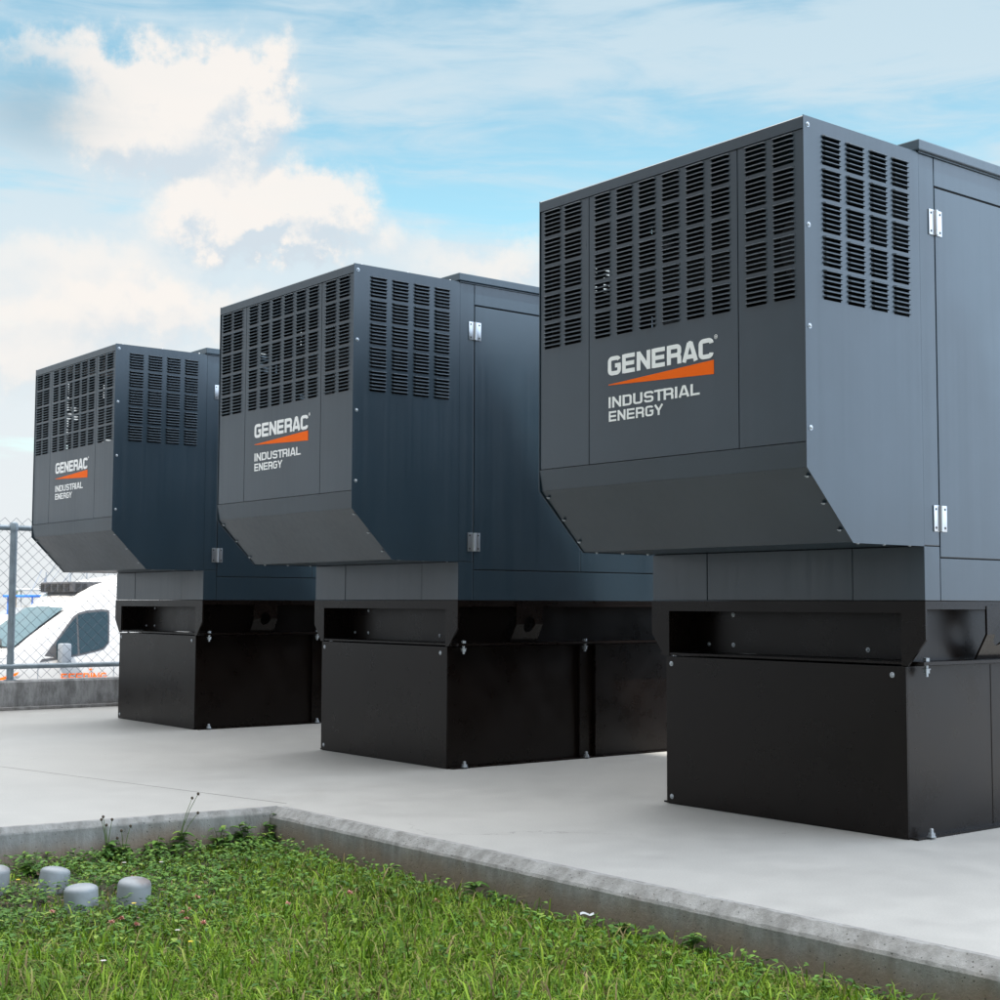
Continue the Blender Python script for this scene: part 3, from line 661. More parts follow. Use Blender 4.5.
    # ---- base tank
    ins = .079; A, Bx = -GW+ins, -ins
    mm = MB()
    mm.box(A+.004, Bx-.004, .004, LEN-.1, 0.0, .583)
    tk = mm.build('fuel_tank', M['black'], root)
    mm = MB(); mm.box(A, Bx, -.004, .003, .003, .583, .0012)
    cp = mm.build('cover_plate', M['black'], tk)
    for (x_, z_) in ((A+.028, .555), (Bx-.055, .553), (A+.028, .03)): screw(tk, (x_, -.004, z_), '-y', .0075)
    for side in (1, -1):
        s0 = Bx if side > 0 else A
        mm = MB()
        for (a, b) in ((.0035, .835), (.940, 1.78), (1.885, LEN-.1)):
            mm.box(s0, s0-side*.004+side*.0, a, b, .004, .583)
            mm.box(s0-side*.003, s0+side*.020, a, a+.004, .006, .583) if a > .5 else None
            mm.box(s0-side*.003, s0+side*.020, b-.004, b, .006, .583) if b < LEN-.2 else None
        mm.box(s0-side*.003, s0+side*.030, .010, LEN-.1, .001, .007)
        mm.build('side_plate', M['black'], tk)
        for yb in (.06, .845, 1.80):
            bmh = MB(); X = s0+side*.022*1.6
            bmh.lathe([(.017, .0072), (.017, .010), (.013, .010), (.013, .021), (.0075, .021), (.0075, .034), (.004, .036)], (X, yb+.018, 0), 'z', 6)
            bmh.build('anchor_bolt', M['screw'], tk)
            bmh = MB(); X = s0+side*.030
            bmh.lathe([(.0115, .600), (.0115, .612), (.007, .613)], (X, yb+.012, 0), 'z', 6)
            bmh.lathe([(.006, .548), (.006, .560), (.0115, .560), (.0115, .572), (.0150, .5725), (.0150, .576), (.007, .5765), (.007, .5875)], (X, yb+.012, 0), 'z', 6)
            bmh.build('flange_bolt', M['screw'], root)
    return root
gen = make_generator()
GRP = 'standby generators in a row on the concrete pad'
gen.location = O3; gen.rotation_euler = (0, 0, -YAW)
gen['label'] = 'nearest and largest generator enclosure at right, its side panel pale with sky light'; gen['category'] = 'generator'; gen['group'] = GRP
g2_ = copy_tree(gen); g2_.location = (-.20279, 6.93922, 0); g2_.rotation_euler = (0, 0, -YAW-.0011); g2_['label'] = 'middle generator enclosure, standing between the near one and the far one'
g1_ = copy_tree(gen); g1_.location = (-1.85236, 9.03374, 0); g1_.rotation_euler = (0, 0, -YAW-.0028); g1_['label'] = 'farthest and smallest generator enclosure, beside the chain link fence and white van'

for ch in gen.children:
    if ch.name.startswith('fuel_tank'):
        sm3 = MB(); sm3.tube([(-.079, .50, .01), (-.079, .50, .58)], .0020, 6); sm3.build('weld_seam', M['black'], ch)
# ------------------------------------------------------------------ building that shades the pad (behind the camera)
def building():
    b = empty('building', L2W(1.2, -9.0, GZ), -YAW); tag(b, 'tall grey stucco service building behind the camera shading the pad', 'building')
    x0, x1, h = -7.5, 7.5, 18.08-GZ
    m_ = MB(); m_.box(x0, x1, -8, 0, -1.2, h-.9); m_.build('wall', M['wall_block'], b)
    m_ = MB(); m_.box(x0-.15, x1+.15, -8.15, .0, h-.898, h); m_.build('parapet', M['wall_block'], b)
    m_ = MB(); m_.box(x0+.3, x1-.3, -7.7, -.3, h+.001, h+.01); m_.build('roof', M['roofing'], b)
    for lev in range(4):
        for k in range(6):
            xx = x0+.8+k*2.4
            if lev == 0 and k == 3: continue
            z_ = 1.0+lev*3.7
            f = MB(); f.box(xx, xx+1.6, .002, .05, z_, z_+1.5, .004); fr = f.build('window', M['galv'], b)
            f = MB(); f.box(xx+.06, xx+1.54, .051, .054, z_+.06, z_+1.44); f.build('pane', M['glass'], fr)
    f = MB(); f.box(x0+10.5, x0+11.6, .002, .06, 0, 2.1, .004); dd_ = f.build('door', M['darkplastic'], b)
    f = MB(); f.lathe([(.02, .06), (.02, .11), (.03, .115), (.03, .14)], (x0+11.45, 0, 1.0), 'y', 10); f.build('handle', M['steel'], dd_)
building()

# ------------------------------------------------------------------ van
def van():
    b = empty('delivery_van', (-5.708, 19.689, FZ), math.atan2(-.6, -.8))
    tag(b, 'white high roof delivery van with dark roof cooling unit behind the fence', 'van')
    zoff = -FZ
    # stations: F, top height (scene z), near-side inset at the top
    st = [(1.82, -.62), (1.80, -.40), (1.70, -.20), (1.45, -.03), (1.05, .12), (.86, .16), (.60, .36), (.35, .54), (.10, .71), (.02, .80), (-.10, .92), (-.30, 1.03), (-.55, 1.11), (-1.1, 1.20), (-2.5, 1.26), (-4.0, 1.26), (-4.3, 1.20), (-4.35, .9)]
    def side(z):     # inset of the side face from y=0
        zz = z
        if zz < -.75: return .05
        if zz < .05: return .0
        return (zz-.05)*.16
    Wv = 1.95
    def ring(F, top):
        zs = [-1.10, -.95, -.6, -.2, .05]
        zs = [min(z, top-.05-.01*(5-i)) for i, z in enumerate(zs)]
        up = [.05+(top-.13-.05)*t for t in (.35, .7, 1.0)] if top > .3 else [top-.08+.02*t for t in (0, 1, 2)]
        L_ = zs+up
        nose = max(0, F-1.3)*.35
        pts_ = [(side(z)+nose, z) for z in L_]
        s_ = pts_[-1][0]
        pts_ += [(s_+.035, top-.05), (s_+.10, top-.015), (s_+.3, top), (Wv/2, top+.012)]
        r = pts_+[(Wv-a, z) for a, z in pts_[::-1][1:]]
        return [(F, -a, z+zoff) for a, z in r]
    rings = [ring(*s) for s in st]; n = len(rings[0]); m_ = MB()
    vs = [p for r in rings for p in r]
    fs = [(i*n+j, i*n+(j+1) % n, (i+1)*n+(j+1) % n, (i+1)*n+j) for i in range(len(st)-1) for j in range(n)]
    fs += [tuple(range(n)), tuple(range((len(st)-1)*n, len(st)*n))]
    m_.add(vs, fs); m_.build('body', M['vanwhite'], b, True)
    for near in (1, 0):
        def Sp(F, z, d=.008):
            y_ = -side(z)+d
            return (F, y_ if near else -Wv-y_, z+zoff)
        def plate(poly, mt, name, d=.008, par=b):
            m_ = MB(); vs = [Sp(F, z, d) for F, z in poly]; vs2 = [Sp(F, z, d-.03) for F, z in poly]; k = len(poly)
            m_.add(vs+vs2, [tuple(range(k)), tuple(range(2*k-1, k-1, -1))]+[(i, (i+1) % k, k+(i+1) % k, k+i) for i in range(k)])
            return m_.build(name, mt, par)
        win = [(-.40, .64), (-.44, .67), (-.42, .25), (-.36, .18), (-.28, .15), (.0, .09), (.47, .02), (.40, .11), (.03, .57), (-.02, .61), (-.10, .64)]
        # frame then glass pieces
        plate([(-.36, .695), (-.455, .68), (-.46, .60), (-.44, .24), (-.37, .155), (-.28, .125), (.0, .065), (.53, -.01), (.42, .13), (.05, .60), (-.03, .65), (-.15, .68)], M['darkplastic'], 'window_frame', .004)
        plate([(-.36, .665), (-.43, .655), (-.435, .60), (-.42, .25), (-.355, .18), (-.28, .15), (-.02, .095), (-.01, .61), (-.10, .64)], M['glass'], 'side_window', .009)
        plate([(.012, .09), (.30, .045), (.30, .24), (.06, .54), (.012, .59)], M['glass'], 'side_window', .009)
        m_ = MB(); yy = .10 if near else -Wv-.10
        m_.box(.16, .30, yy-.09, yy+.09, zoff-.03, zoff+.24, .03); m_.box(.18, .25, yy-(.14 if near else -.02), yy-(-.02 if near else -.14), zoff-.02, zoff+.05, .01)
        m_.build('wing_mirror', M['greyplastic'], b, True)
        if near:
            mf = lambda u, z, d: (-u, -side(z)+d+.010, z+zoff)
            text_mesh('FEEDING', -.235, .40, -.285, -.165, mf, t=.075, d0=.002).build('lettering', M['orange'], b)
            ic = MB()
            for (u_, z_, w_, h_) in ((.17, -.12, .035, .022), (.17, -.085, .05, .010), (.165, -.066, .02, .016)):
                ic.add([mf(u_-w_/2, z_-h_/2, .002), mf(u_+w_/2, z_-h_/2, .002), mf(u_+w_/2, z_+h_/2, .002), mf(u_-w_/2, z_+h_/2, .002)], [(0, 1, 2, 3)])
            ic.build('emblem', M['orange'], b)
            sw = MB(); mf2 = lambda u, z: (-u, -side(z)+.012-max(0, -u-1.3)*.0, z+zoff)
            sw.add([mf2(-1.26, -.27), mf2(-.80, -.13), mf2(-.83, -.17), mf2(-1.26, -.34)], [(0, 1, 2, 3)])
            sw.build('orange_swoosh', M['orange'], b)
            for F_ in (.55, -.50): 
                s__ = MB(); s__.box(F_-.004, F_+.004, -.0, .0035, zoff-.8, zoff-.02); s__.build('door_seam', M['greyplastic'], b)
        for F_ in (1.02, -3.05):
            wl = MB(); y0_ = .01 if near else -Wv-.01; sg = -1 if near else 1
            wl.lathe([(.19, 0), (.30, .0), (.345, .03*sg), (.345, .20*sg), (.30, .23*sg)], (F_, y0_, .345), 'y', 28); wo_ = wl.build('wheel', M['rubber'], b, True)
            wl = MB(); wl.lathe([(.18, .004*-sg), (.18, .01*-sg), (.07, .02*-sg), (.05, .03*-sg)], (F_, y0_, .345), 'y', 20); wl.build('rim', M['greyplastic'], wo_, True)
    # windscreen on the sloping front
    m_ = MB(); ins = .10
    pts_ = [(.84, .175), (.60, .36), (.35, .545), (.13, .70)]; rows = []
    for F, z in pts_:
        e = side(z)+.11
        rows += [(F+.012, -e, z+zoff+.012), (F+.035, -Wv/2, z+zoff+.030), (F+.012, -Wv+e, z+zoff+.012)]
    m_.add(rows, [(i*3+j, i*3+j+1, (i+1)*3+j+1, (i+1)*3+j) for i in range(3) for j in range(2)]); m_.build('windscreen', M['glass2'], b, True)
    m_ = MB(); m_.box(-1.15, -.02, -1.62, -.33, zoff+.93, zoff+1.075, .02); ru = m_.build('roof_cooling_unit', M['darkplastic'], b)
    m_ = MB()
    for k in range(4):
        for j in range(5): m_.box(-.019, -.008, -.45-.25*j, -.63-.25*j, zoff+.955+k*.026, zoff+.968+k*.026)
    for k in range(4):
        for j in range(2): m_.box(-.06-j*.09, -.13-j*.09, -.329, -.322, zoff+.955+k*.026, zoff+.968+k*.026)
    m_.build('grille', M['rubber'], ru)
    for yy in (-.25, -1.70):
        m_ = MB(); m_.box(1.55, 1.78, yy-.16, yy+.16, zoff-.55, zoff-.30, .04); m_.build('headlight', M['glass2'], b, True)
    m_ = MB(); m_.box(1.70, 1.90, -1.85, -.10, zoff-1.08, zoff-.70, .05); m_.build('bumper', M['darkplastic'], b, True)
    m_ = MB(); m_.tube([(.9, -.5, zoff+.20), (.72, -1.0, zoff+.30)], .012, 6); m_.tube([(.9, -1.2, zoff+.22), (.72, -1.6, zoff+.30)], .012, 6); m_.build('wiper', M['rubber'], b)
van()

# ------------------------------------------------------------------ vehicles, boats and palms beyond the fence
def car(loc, rz, mt, label, tall=1.5):
    b = empty('parked_car', loc, rz); tag(b, label, 'car', 'cars parked beyond the fence')
    Lc = 4.5; prof = [(-2.2, .25), (-2.25, .75), (-2.1, .95), (-1.2, 1.02), (-.6, tall-.04), (.7, tall), (1.5, tall-.12), (2.1, 1.0), (2.22, .7), (2.2, .25)]
    m_ = MB(); n = len(prof); sec = [(-.9, .06), (-.86, 0), (.86, 0), (.9, .06)]
    vs = []
    for y_, ins in ((-.90, .12), (-.80, 0), (.80, 0), (.90, .12)):
        for (x, z) in prof:
            k = .16 if z > 1.03 else 0
            yy = y_-math.copysign(k*(1 if abs(y_) > .85 else .6), y_)
            vs.append((x*(1-ins*.15), yy, z-ins*.3 if z > .5 else z))
    fs = [(i*n+j, i*n+(j+1) % n, (i+1)*n+(j+1) % n, (i+1)*n+j) for i in range(3) for j in range(n)]+[tuple(range(n)), tuple(range(3*n, 4*n))]
    m_.add(vs, fs); m_.build('body', mt, b, True)
    for s_ in (-1, 1):
        w_ = MB(); w_.prism([(-1.05, 1.02), (-.62, tall-.14), (.65, tall-.12), (1.35, tall-.2), (1.75, 1.02)], 'y', s_*.70, s_*.865); w_.build('side_window', M['glass'], b)
        for x in (-1.35, 1.35):
            w_ = MB(); w_.lathe([(.2, 0), (.31, 0), (.33, .03), (.33, .18), (.3, .2)], (x, s_*.72-(.0 if s_ > 0 else .0), .33), 'y', 20) if s_ > 0 else w_.lathe([(.2, 0), (.31, 0), (.33, -.03), (.33, -.18), (.3, -.2)], (x, -.72, .33), 'y', 20)
            w_.build('wheel', M['rubber'], b, True)
    w_ = MB(); w_.add([(-1.22, -.68, 1.03), (-1.22, .68, 1.03), (-.66, .6, tall-.06), (-.66, -.6, tall-.06)], [(0, 1, 2, 3)])
    w_.build('windscreen', M['glass2'], b); 
car((-11.3, 27.5, FZ), R(200), M['bluepaint'], 'tall light blue car parked left of the van behind the fence post', 2.1)
car((-12.4, 28.6, FZ), R(195), M['darkplastic'], 'dark grey car parked farther left beyond the fence', 1.6)
def boat(loc, rz, s_, label, cover, cab=1.0):
    b = empty('motor_boat', loc, rz); b.scale = (s_, s_, s_); tag(b, label, 'boat', 'boats moored beyond the parking lot')
    m_ = MB(); st = [(-4, 1.25, 1.1), (-2, 1.4, 1.15), (1, 1.35, 1.3), (3, .85, 1.55), (4.3, .06, 1.8)]; vs = []
    for x, w_, h in st: vs += [(x, -w_, h), (x, -w_*.75, .15), (x, 0, -.2), (x, w_*.75, .15), (x, w_, h)]
    m_.add(vs, [(i*5+j, i*5+j+1, (i+1)*5+j+1, (i+1)*5+j) for i in range(4) for j in range(4)]+[(i*5, i*5+4, (i+1)*5+4, (i+1)*5) for i in range(4)]+[(0, 1, 2, 3, 4)])
    m_.build('hull', M['boatwhite'], b)
    m_ = MB(); m_.prism([(-2.2, 1.1), (-2.0, 2.3*cab+.1), (.3, 2.3*cab+.1), (1.9, 1.3)], 'y', -.95, .95); c_ = m_.build('cabin', M['boatwhite'], b)
    m_ = MB()
    m_.box(-1.8, .3, -.96, .96, 1.75, 2.1); m_.build('cabin_window', M['glass'], c_)
    m_ = MB(); m_.box(-3.6, .2, -1.05, 1.05, 3.15*cab, 3.25*cab, .03)
    for x in (-3.4, 0): 
        for y_ in (-.95, .95): m_.tube([(x, y_, 1.1), (x, y_, 3.16*cab)], .03, 6)
    m_.build('canopy', cover, b)
    for y_ in (-1, 1): m_ = MB(); m_.tube([(-1, y_*.9, 3.2*cab), (-1.8, y_*1.2, 4.4)], .02, 5); m_.build('outrigger', M['greyplastic'], b)
    m_ = MB(); m_.tube([(-1.2, 0, 3.2*cab), (-1.2, 0, 4.0)], .03, 5); m_.build('mast', M['greyplastic'], b)
boat((-14.9, 45, FZ+.02), R(230), .72, 'white motor boat with blue canvas top, nearest the fence post', M['bluetarp'])
boat((-17.3, 52, FZ+.02), R(190), .8, 'white motor boat with white hardtop at the far left edge', M['boatwhite'])
boat((-18.4, 62, FZ+.02), R(250), .95, 'larger white cabin cruiser behind the blue topped boat', M['boatwhite'], .85)
boat((-20.6, 66, FZ+.02), R(180), .85, 'white cruiser farthest out beyond the fence', M['boatwhite'], .9)
boat((-17.6, 42, FZ+.02), R(160), .7, 'small white boat with blue canopy low beside the grey car', M['bluetarp'])
boat((-16.4, 70, FZ+.02), R(260), .95, 'small far white boat seen between the post and the van roof', M['boatwhite'], .9)
boat((-13.6, 58, FZ+.02), R(200), .8, 'white boat partly hidden behind the windscreen of the van', M['bluetarp'], .8)
def palm(x, y, h, label):
    b = empty('palm_tree', (x, y, FZ)); tag(b, label, 'tree', 'palms beyond the harbour')
    m_ = MB(); m_.tube([(0, 0, -.3), (.1, 0, h*.5), (.25, 0, h)], [.2, .15, .12], 8); m_.build('trunk', M['trunk'], b, True)
    m_ = MB(); r = random.Random(int(x*10))
    for k in range(22):
        a = k*2.4; el_ = r.uniform(-.2, 1.1); L_ = r.uniform(1.5, 2.1); pts_ = []
        for i in range(8):
            t = i/7; rr_ = L_*t*math.cos(el_*.6); zz = h+L_*(math.sin(el_)*t-.75*t*t)
            pts_.append(Vector((.25+rr_*math.cos(a), rr_*math.sin(a), zz)))
        for i in range(7):
            for sgn in (-1, 1):
                for q_ in range(3):
                    p0 = pts_[i].lerp(pts_[i+1], q_/3); w_ = .45*(1-((i+q_/3)/7)**2)+.08
                    n2_ = Vector((-math.sin(a), math.cos(a), -.5))*sgn
                    m_.add([p0, p0+(pts_[i+1]-pts_[i])*.3, p0+n2_*w_+(pts_[i+1]-pts_[i])*.5], [(0, 1, 2)])
    m_.build('crown', M['frond'], b)
palm(-124, 400, 6.6, 'distant palm tree rising just left of the van roof')
palm(-167, 500, 6.3, 'farther distant palm tree seen just left of the fence post')

# ------------------------------------------------------------------ lawn
def blades(name, n, sampler, hmin, hmax, wmin, wmax, lean, mt, label=None):
    P = sampler(n); n = len(P)
    h = rng.uniform(hmin, hmax, n)*P[:, 3]; w_ = rng.uniform(wmin, wmax, n); a = rng.uniform(0, 2*np.pi, n)
    ln = rng.uniform(lean*.15, lean, n)*h; b_ = a+rng.normal(0, .5, n)+np.pi/2
    d = np.stack([np.cos(b_), np.sin(b_)], 1); s = np.stack([np.cos(a), np.sin(a)], 1)
    V = np.zeros((n, 7, 3)); lev = [(0, 1.0, 0), (.38, .95, .12), (.75, .7, .45)]
    for k, (t, ww_, bd) in enumerate(lev):
        c = P[:, :2]+d*(ln*bd)[:, None]; z = P[:, 2]+h*t
        V[:, 2*k, :2] = c-s*(w_*ww_/2)[:, None]; V[:, 2*k+1, :2] = c+s*(w_*ww_/2)[:, None]; V[:, 2*k, 2] = z; V[:, 2*k+1, 2] = z
    V[:, 6, :2] = P[:, :2]+d*ln[:, None]; V[:, 6, 2] = P[:, 2]+h*np.clip(1-.25*(ln/h), .4, 1)
    base = (np.arange(n)*7)[:, None]
    quads = np.concatenate([base+np.array([0, 1, 3, 2]), base+np.array([2, 3, 5, 4])], 1).reshape(-1)
    tris = (base+np.array([4, 5, 6])).reshape(-1)
    me = bpy.data.meshes.new(name); me.vertices.add(n*7); me.vertices.foreach_set('co', V.reshape(-1))
    me.loops.add(len(quads)+len(tris)); me.loops.foreach_set('vertex_index', np.concatenate([quads, tris]).astype(np.int32))
    nq = len(quads)//4; nt_ = len(tris)//3; me.polygons.add(nq+nt_)
    me.polygons.foreach_set('loop_start', np.concatenate([np.arange(nq)*4, nq*4+np.arange(nt_)*3]).astype(np.int32))
    me.polygons.foreach_set('loop_total', np.concatenate([np.full(nq, 4), np.full(nt_, 3)]).astype(np.int32))
    me.update(calc_edges=True); me.materials.append(mt)
    o = bpy.data.objects.new(name, me); COL.objects.link(o); return o
K2 = np.array(K[:2]); NR = np.array(nR[:2]); NL = np.array(nL[:2])
def vhash(x, y): return np.sin(x*2.1+1.3)*np.cos(y*2.7-.4)+.6*np.sin(x*5.3+y*3.9)+.4*np.sin(x*9.1-y*7.3+2)
def grass_sampler(clear=True, mg=.06):
    def f(n):
        x = rng.uniform(-3.2, 2.6, n*3); y = rng.uniform(2.4, 6.2, n*3)
        p = np.stack([x, y], 1)-K2
        ok = ((p@NR > mg) & (p@NL > mg*.45)) | (p@NL > 99)
        ok &= (np.abs(x) < .42*y+.7)
        # thin and short around the caps and in the weedy corner
        cap = np.exp(-(((x+1.42)/.42)**2+((y-4.72)/.28)**2))
        ok &= rng.random(len(x)) > cap*.93
        left = 1/(1+np.exp((x+.75)*6))*1/(1+np.exp(-(y-4.05)*7))
        ok &= rng.random(len(x)) > left*.62
        bare = np.sin(x*7.3+np.sin(y*5.1)*2)*np.sin(y*8.7+np.cos(x*4.3)*2.2); ok &= rng.random(len(x)) > np.clip(bare-.25, 0, 1)*.95
        hz = lawn_arr(x, y); sc_ = (1-.45*left)*(1+.16*vhash(x, y))*(1-.22*np.exp(-((p@NR)/.10)**2))
        # nearer the viewer the grass is longer
        sc_ = sc_*np.clip(1.30-.14*(y-3.0), .8, 1.4)
        P = np.stack([x, y, hz, sc_], 1)[ok]
        return P[:n]
    return f
def lawn_arr(x, y): return GZ+.012*np.sin(x*2.3+1)*np.cos(y*1.9)+.008*np.sin(x*6.1+y*4.7)-.002
gr = blades('grass', 165000, grass_sampler(), .018, .046, .0022, .0050, 1.5, M['grass'])
tag(gr, 'green lawn grass growing up to the concrete kerb', 'grass', kind='stuff')
gl = blades('tall_grass', 7000, grass_sampler(mg=.05), .05, .088, .0035, .0068, 1.0, M['grass'])
tag(gl, 'scattered longer grass blades standing above the lawn', 'grass', kind='stuff')
# broad-leaved ground cover
def leaf_quads(mm, c, n_, L_, wd_, fold=.2):
    """one pointed oval leaf at c along direction n_ (unit)"""
    up = Vector((0, 0, 1)); s_ = n_.cross(up); s_ = s_.normalized() if s_.length > .01 else Vector((1, 0, 0))
    u_ = s_.cross(n_).normalized()
    pr_ = [(0, .12), (.25, .85), (.55, 1.0), (.82, .6), (1, .04)]
    vs = []
    for t, k in pr_:
        m0 = c+n_*(L_*t)-u_*(t*t*L_*.25)
        vs += [m0-s_*(wd_*k/2)+u_*(wd_*k*fold), m0, m0+s_*(wd_*k/2)+u_*(wd_*k*fold)]
    mm.add(vs, [(i*3+j, i*3+j+1, (i+1)*3+j+1, (i+1)*3+j) for i in range(4) for j in range(2)])
gc = MB(); rl = random.Random(11); cnt = 0
while cnt < 4300:
    x = rl.uniform(-2.9, 1.8); y = rl.uniform(3.0, 6.0); p = Vector((x, y, 0))-K
    if not (p.dot(nR) > .07 and p.dot(nL) > .035): continue
    left = 1/(1+math.exp((x+.8)*5))*1/(1+math.exp(-(y-3.95)*6))
    near = math.exp(-(p.dot(nR)/.35)**2)*.65+math.exp(-(p.dot(nL)/.3)**2)*.7
    if rl.random() > .08+.9*left+near*.6: continue
    dcap = min(math.hypot(x-a, y-b) for a, b in ((-1.47, 4.83), (-1.28, 4.52), (-1.14, 4.59), (-1.65, 4.83)))
    if dcap < .10: continue
    h = rl.uniform(.012, .052)*(1.2 if near > .3 else 1); z0 = lawn_h(x, y)
    for k in range(rl.randint(2, 4)):
        a = rl.uniform(0, 6.28); e = rl.uniform(-.15, .6); n_ = Vector((math.cos(a)*math.cos(e), math.sin(a)*math.cos(e), math.sin(e)))
        s_ = rl.uniform(.009, .026); leaf_quads(gc, Vector((x, y, z0+h*rl.uniform(.6, 1.1))), n_, s_, s_*rl.uniform(.5, .8))
    cnt += 1
o = gc.build('ground_cover', M['leaf']); tag(o, 'low broad leaved creeping weeds mixed through the lawn', 'ground cover', kind='stuff')
# dead litter and thatch chips around the caps
lt = MB()
for k in range(420):
    x = rl.gauss(-1.38, .26); y = rl.gauss(4.66, .17)
    if not inside_lawn(x, y, .04) or (Vector((x, y, 0))-K).dot(nL) < .04: continue
    a = rl.uniform(0, 6.28); z0 = lawn_h(x, y)+rl.uniform(.002, .012); L_ = rl.uniform(.008, .03); w_ = rl.uniform(.004, .011)
    d = Vector((math.cos(a), math.sin(a), rl.uniform(-.3, .3))); s_ = Vector((-math.sin(a), math.cos(a), 0))
    c = Vector((x, y, z0)); lt.add([c-s_*w_/2, c+d*L_-s_*w_/3, c+d*L_+s_*w_/3, c+s_*w_/2], [(0, 1, 2, 3)])
o = lt.build('leaf_litter', mat('dry_leaf_litter', (.13, .085, .055), rough=.9, var=.5, vscale=60)); tag(o, 'brown dry leaf litter around the grey pipe caps', 'litter', kind='stuff')

# pipe caps
def gpt(px, py, z):
    xs = (px-500.8)/1447.4; v = -(py-501.36)/1447.4; cr, sr = math.cos(ROLL), math.sin(ROLL)
    x, v2 = xs*cr+v*sr, -xs*sr+v*cr; c, s = math.cos(PITCH), math.sin(PITCH)
    d = Vector((x, c-v2*s, s+v2*c)); t = (z-.7901)/d.z; return Vector((d.x*t, d.y*t, z))
caps = [(-2, 898, .044, .085, 'grey pipe cap at the left picture edge, half out of view'), (55, 899, .048, .085, 'grey pipe cap nearest the left kerb, tilted among weeds'),
        (85, 916, .051, .080, 'pale blue grey pipe cap with a small rust spot, front left of the cluster'), (136, 914, .051, .095, 'grey pipe cap with a brown stained domed top, rightmost of the cluster')]
for i, (px, py, r, h, lb) in enumerate(caps):
    c = gpt(px, py, GZ+.002)
    m_ = MB(); m_.lathe([(r*.99, -.06), (r*.99, h*.0), (r, .0), (r*.99, h*.83), (r*.965, h*.90), (r*.90, h*.955), (r*.72, h*1.01), (r*.45, h*1.05), (r*.12, h*1.07)], (0, 0, 0), 'z', 40)
    mt = M['pvc']
    if i in (3, 0):
        mt = M['pvc_stained'] if 'pvc_stained' in M else None
        if mt is None:
            mt = mat('stained_grey_pvc', (.24, .26, .28), rough=.5); t = mt.node_tree; c_ = N(t, 'ShaderNodeTexCoord'); n_n = N(t, 'ShaderNodeTexNoise', inp={'Scale': 22.0, 'Detail': 6.0})
            t.links.new(c_.outputs['Object'], n_n.inputs['Vector']); s_p = N(t, 'ShaderNodeSeparateXYZ'); t.links.new(c_.outputs['Object'], s_p.inputs[0])
            k_ = mth(t, 'ADD', mth(t, 'ADD', mth(t, 'MULTIPLY', s_p.outputs[2], 14), mth(t, 'MULTIPLY', s_p.outputs[0], 8)), n_n.outputs[0])
            mx = N(t, 'ShaderNodeMix', data_type='RGBA'); t.links.new(smooth(t, k_, 1.75, 2.2), mx.inputs[0]); mx.inputs[6].default_value = (.24, .26, .28, 1); mx.inputs[7].default_value = (.15, .135, .135, 1)
            t.links.new(mx.outputs[2], t.nodes['Principled BSDF'].inputs['Base Color']); M['pvc_stained'] = mt
    o = m_.build('pipe_cap', mt, None, True); o.location = c; o.rotation_euler = (R((4, -7, 2, 3)[i]), R((3, 6, -2, 4)[i]), 0)
    tag(o, lb, 'pipe cap', 'capped pipes standing in the lawn')
    if i == 2:
        s_ = MB(); s_.lathe([(.004, 0), (.004, -.0015), (.002, -.003)], (.012, -r*.985+.0005, h*.28), 'y', 10); s_.build('rust_spot', mat('rust', (.16, .06, .02), rough=.9), o)

# weeds along the kerb
def weed(px, py, h, nst, kind, label, seed):
    c = gpt(px, py, GZ)
    if (Vector((c.x, c.y, 0))-K).dot(nL) < .05 and px < 285: c = c+nL*(.05-(Vector((c.x, c.y, 0))-K).dot(nL))
    if px >= 285 and (Vector((c.x, c.y, 0))-K).dot(nR) < .085: c = c+nR*(.085-(Vector((c.x, c.y, 0))-K).dot(nR))
    r = random.Random(seed); b = empty('weed', c); tag(b, label, 'weed', 'weeds growing along the kerb')
    sm_ = MB(); lf = MB(); hd = MB(); any_h = False
    for k in range(nst):
        a = r.uniform(0, 6.28); ln = r.uniform(.05, .35)*h; hh = h*r.uniform(.6, 1.0) if k else h
        pts_ = [Vector((math.cos(a)*ln*t*t, math.sin(a)*ln*t*t*.5, hh*t)) for t in (0, .25, .5, .75, 1)]
        sm_.tube(pts_, [.0022, .0018, .0016, .0013, .0009], 5)
        top = .45 if kind == 'tall' else 1.0
        nl = int(4+hh*60) if kind != 'tall' else 6
        for j in range(nl):
            t = r.uniform(.12, top); i = min(int(t*4), 3); p = pts_[i].lerp(pts_[i+1], t*4-i)
            aa = r.uniform(0, 6.28); e = r.uniform(-.2, .5); s_ = r.uniform(.032, .058)*(1.1-.4*t)
            leaf_quads(lf, p, Vector((math.cos(aa)*math.cos(e), math.sin(aa)*math.cos(e), math.sin(e))), s_, s_*.55)
        if kind == 'tall':
            any_h = True; q = pts_[-1]; rr_ = .0055
            hd.lathe([(rr_*.4, -rr_), (rr_, -.1*rr_), (rr_*.9, rr_*.5), (rr_*.3, rr_)], tuple(q), 'z', 8)
    sm_.build('stem', M['stem'], b); lf.build('leaf_cluster', M['leaf'], b)
    if any_h: hd.build('seed_head', M['seed'], b, True)
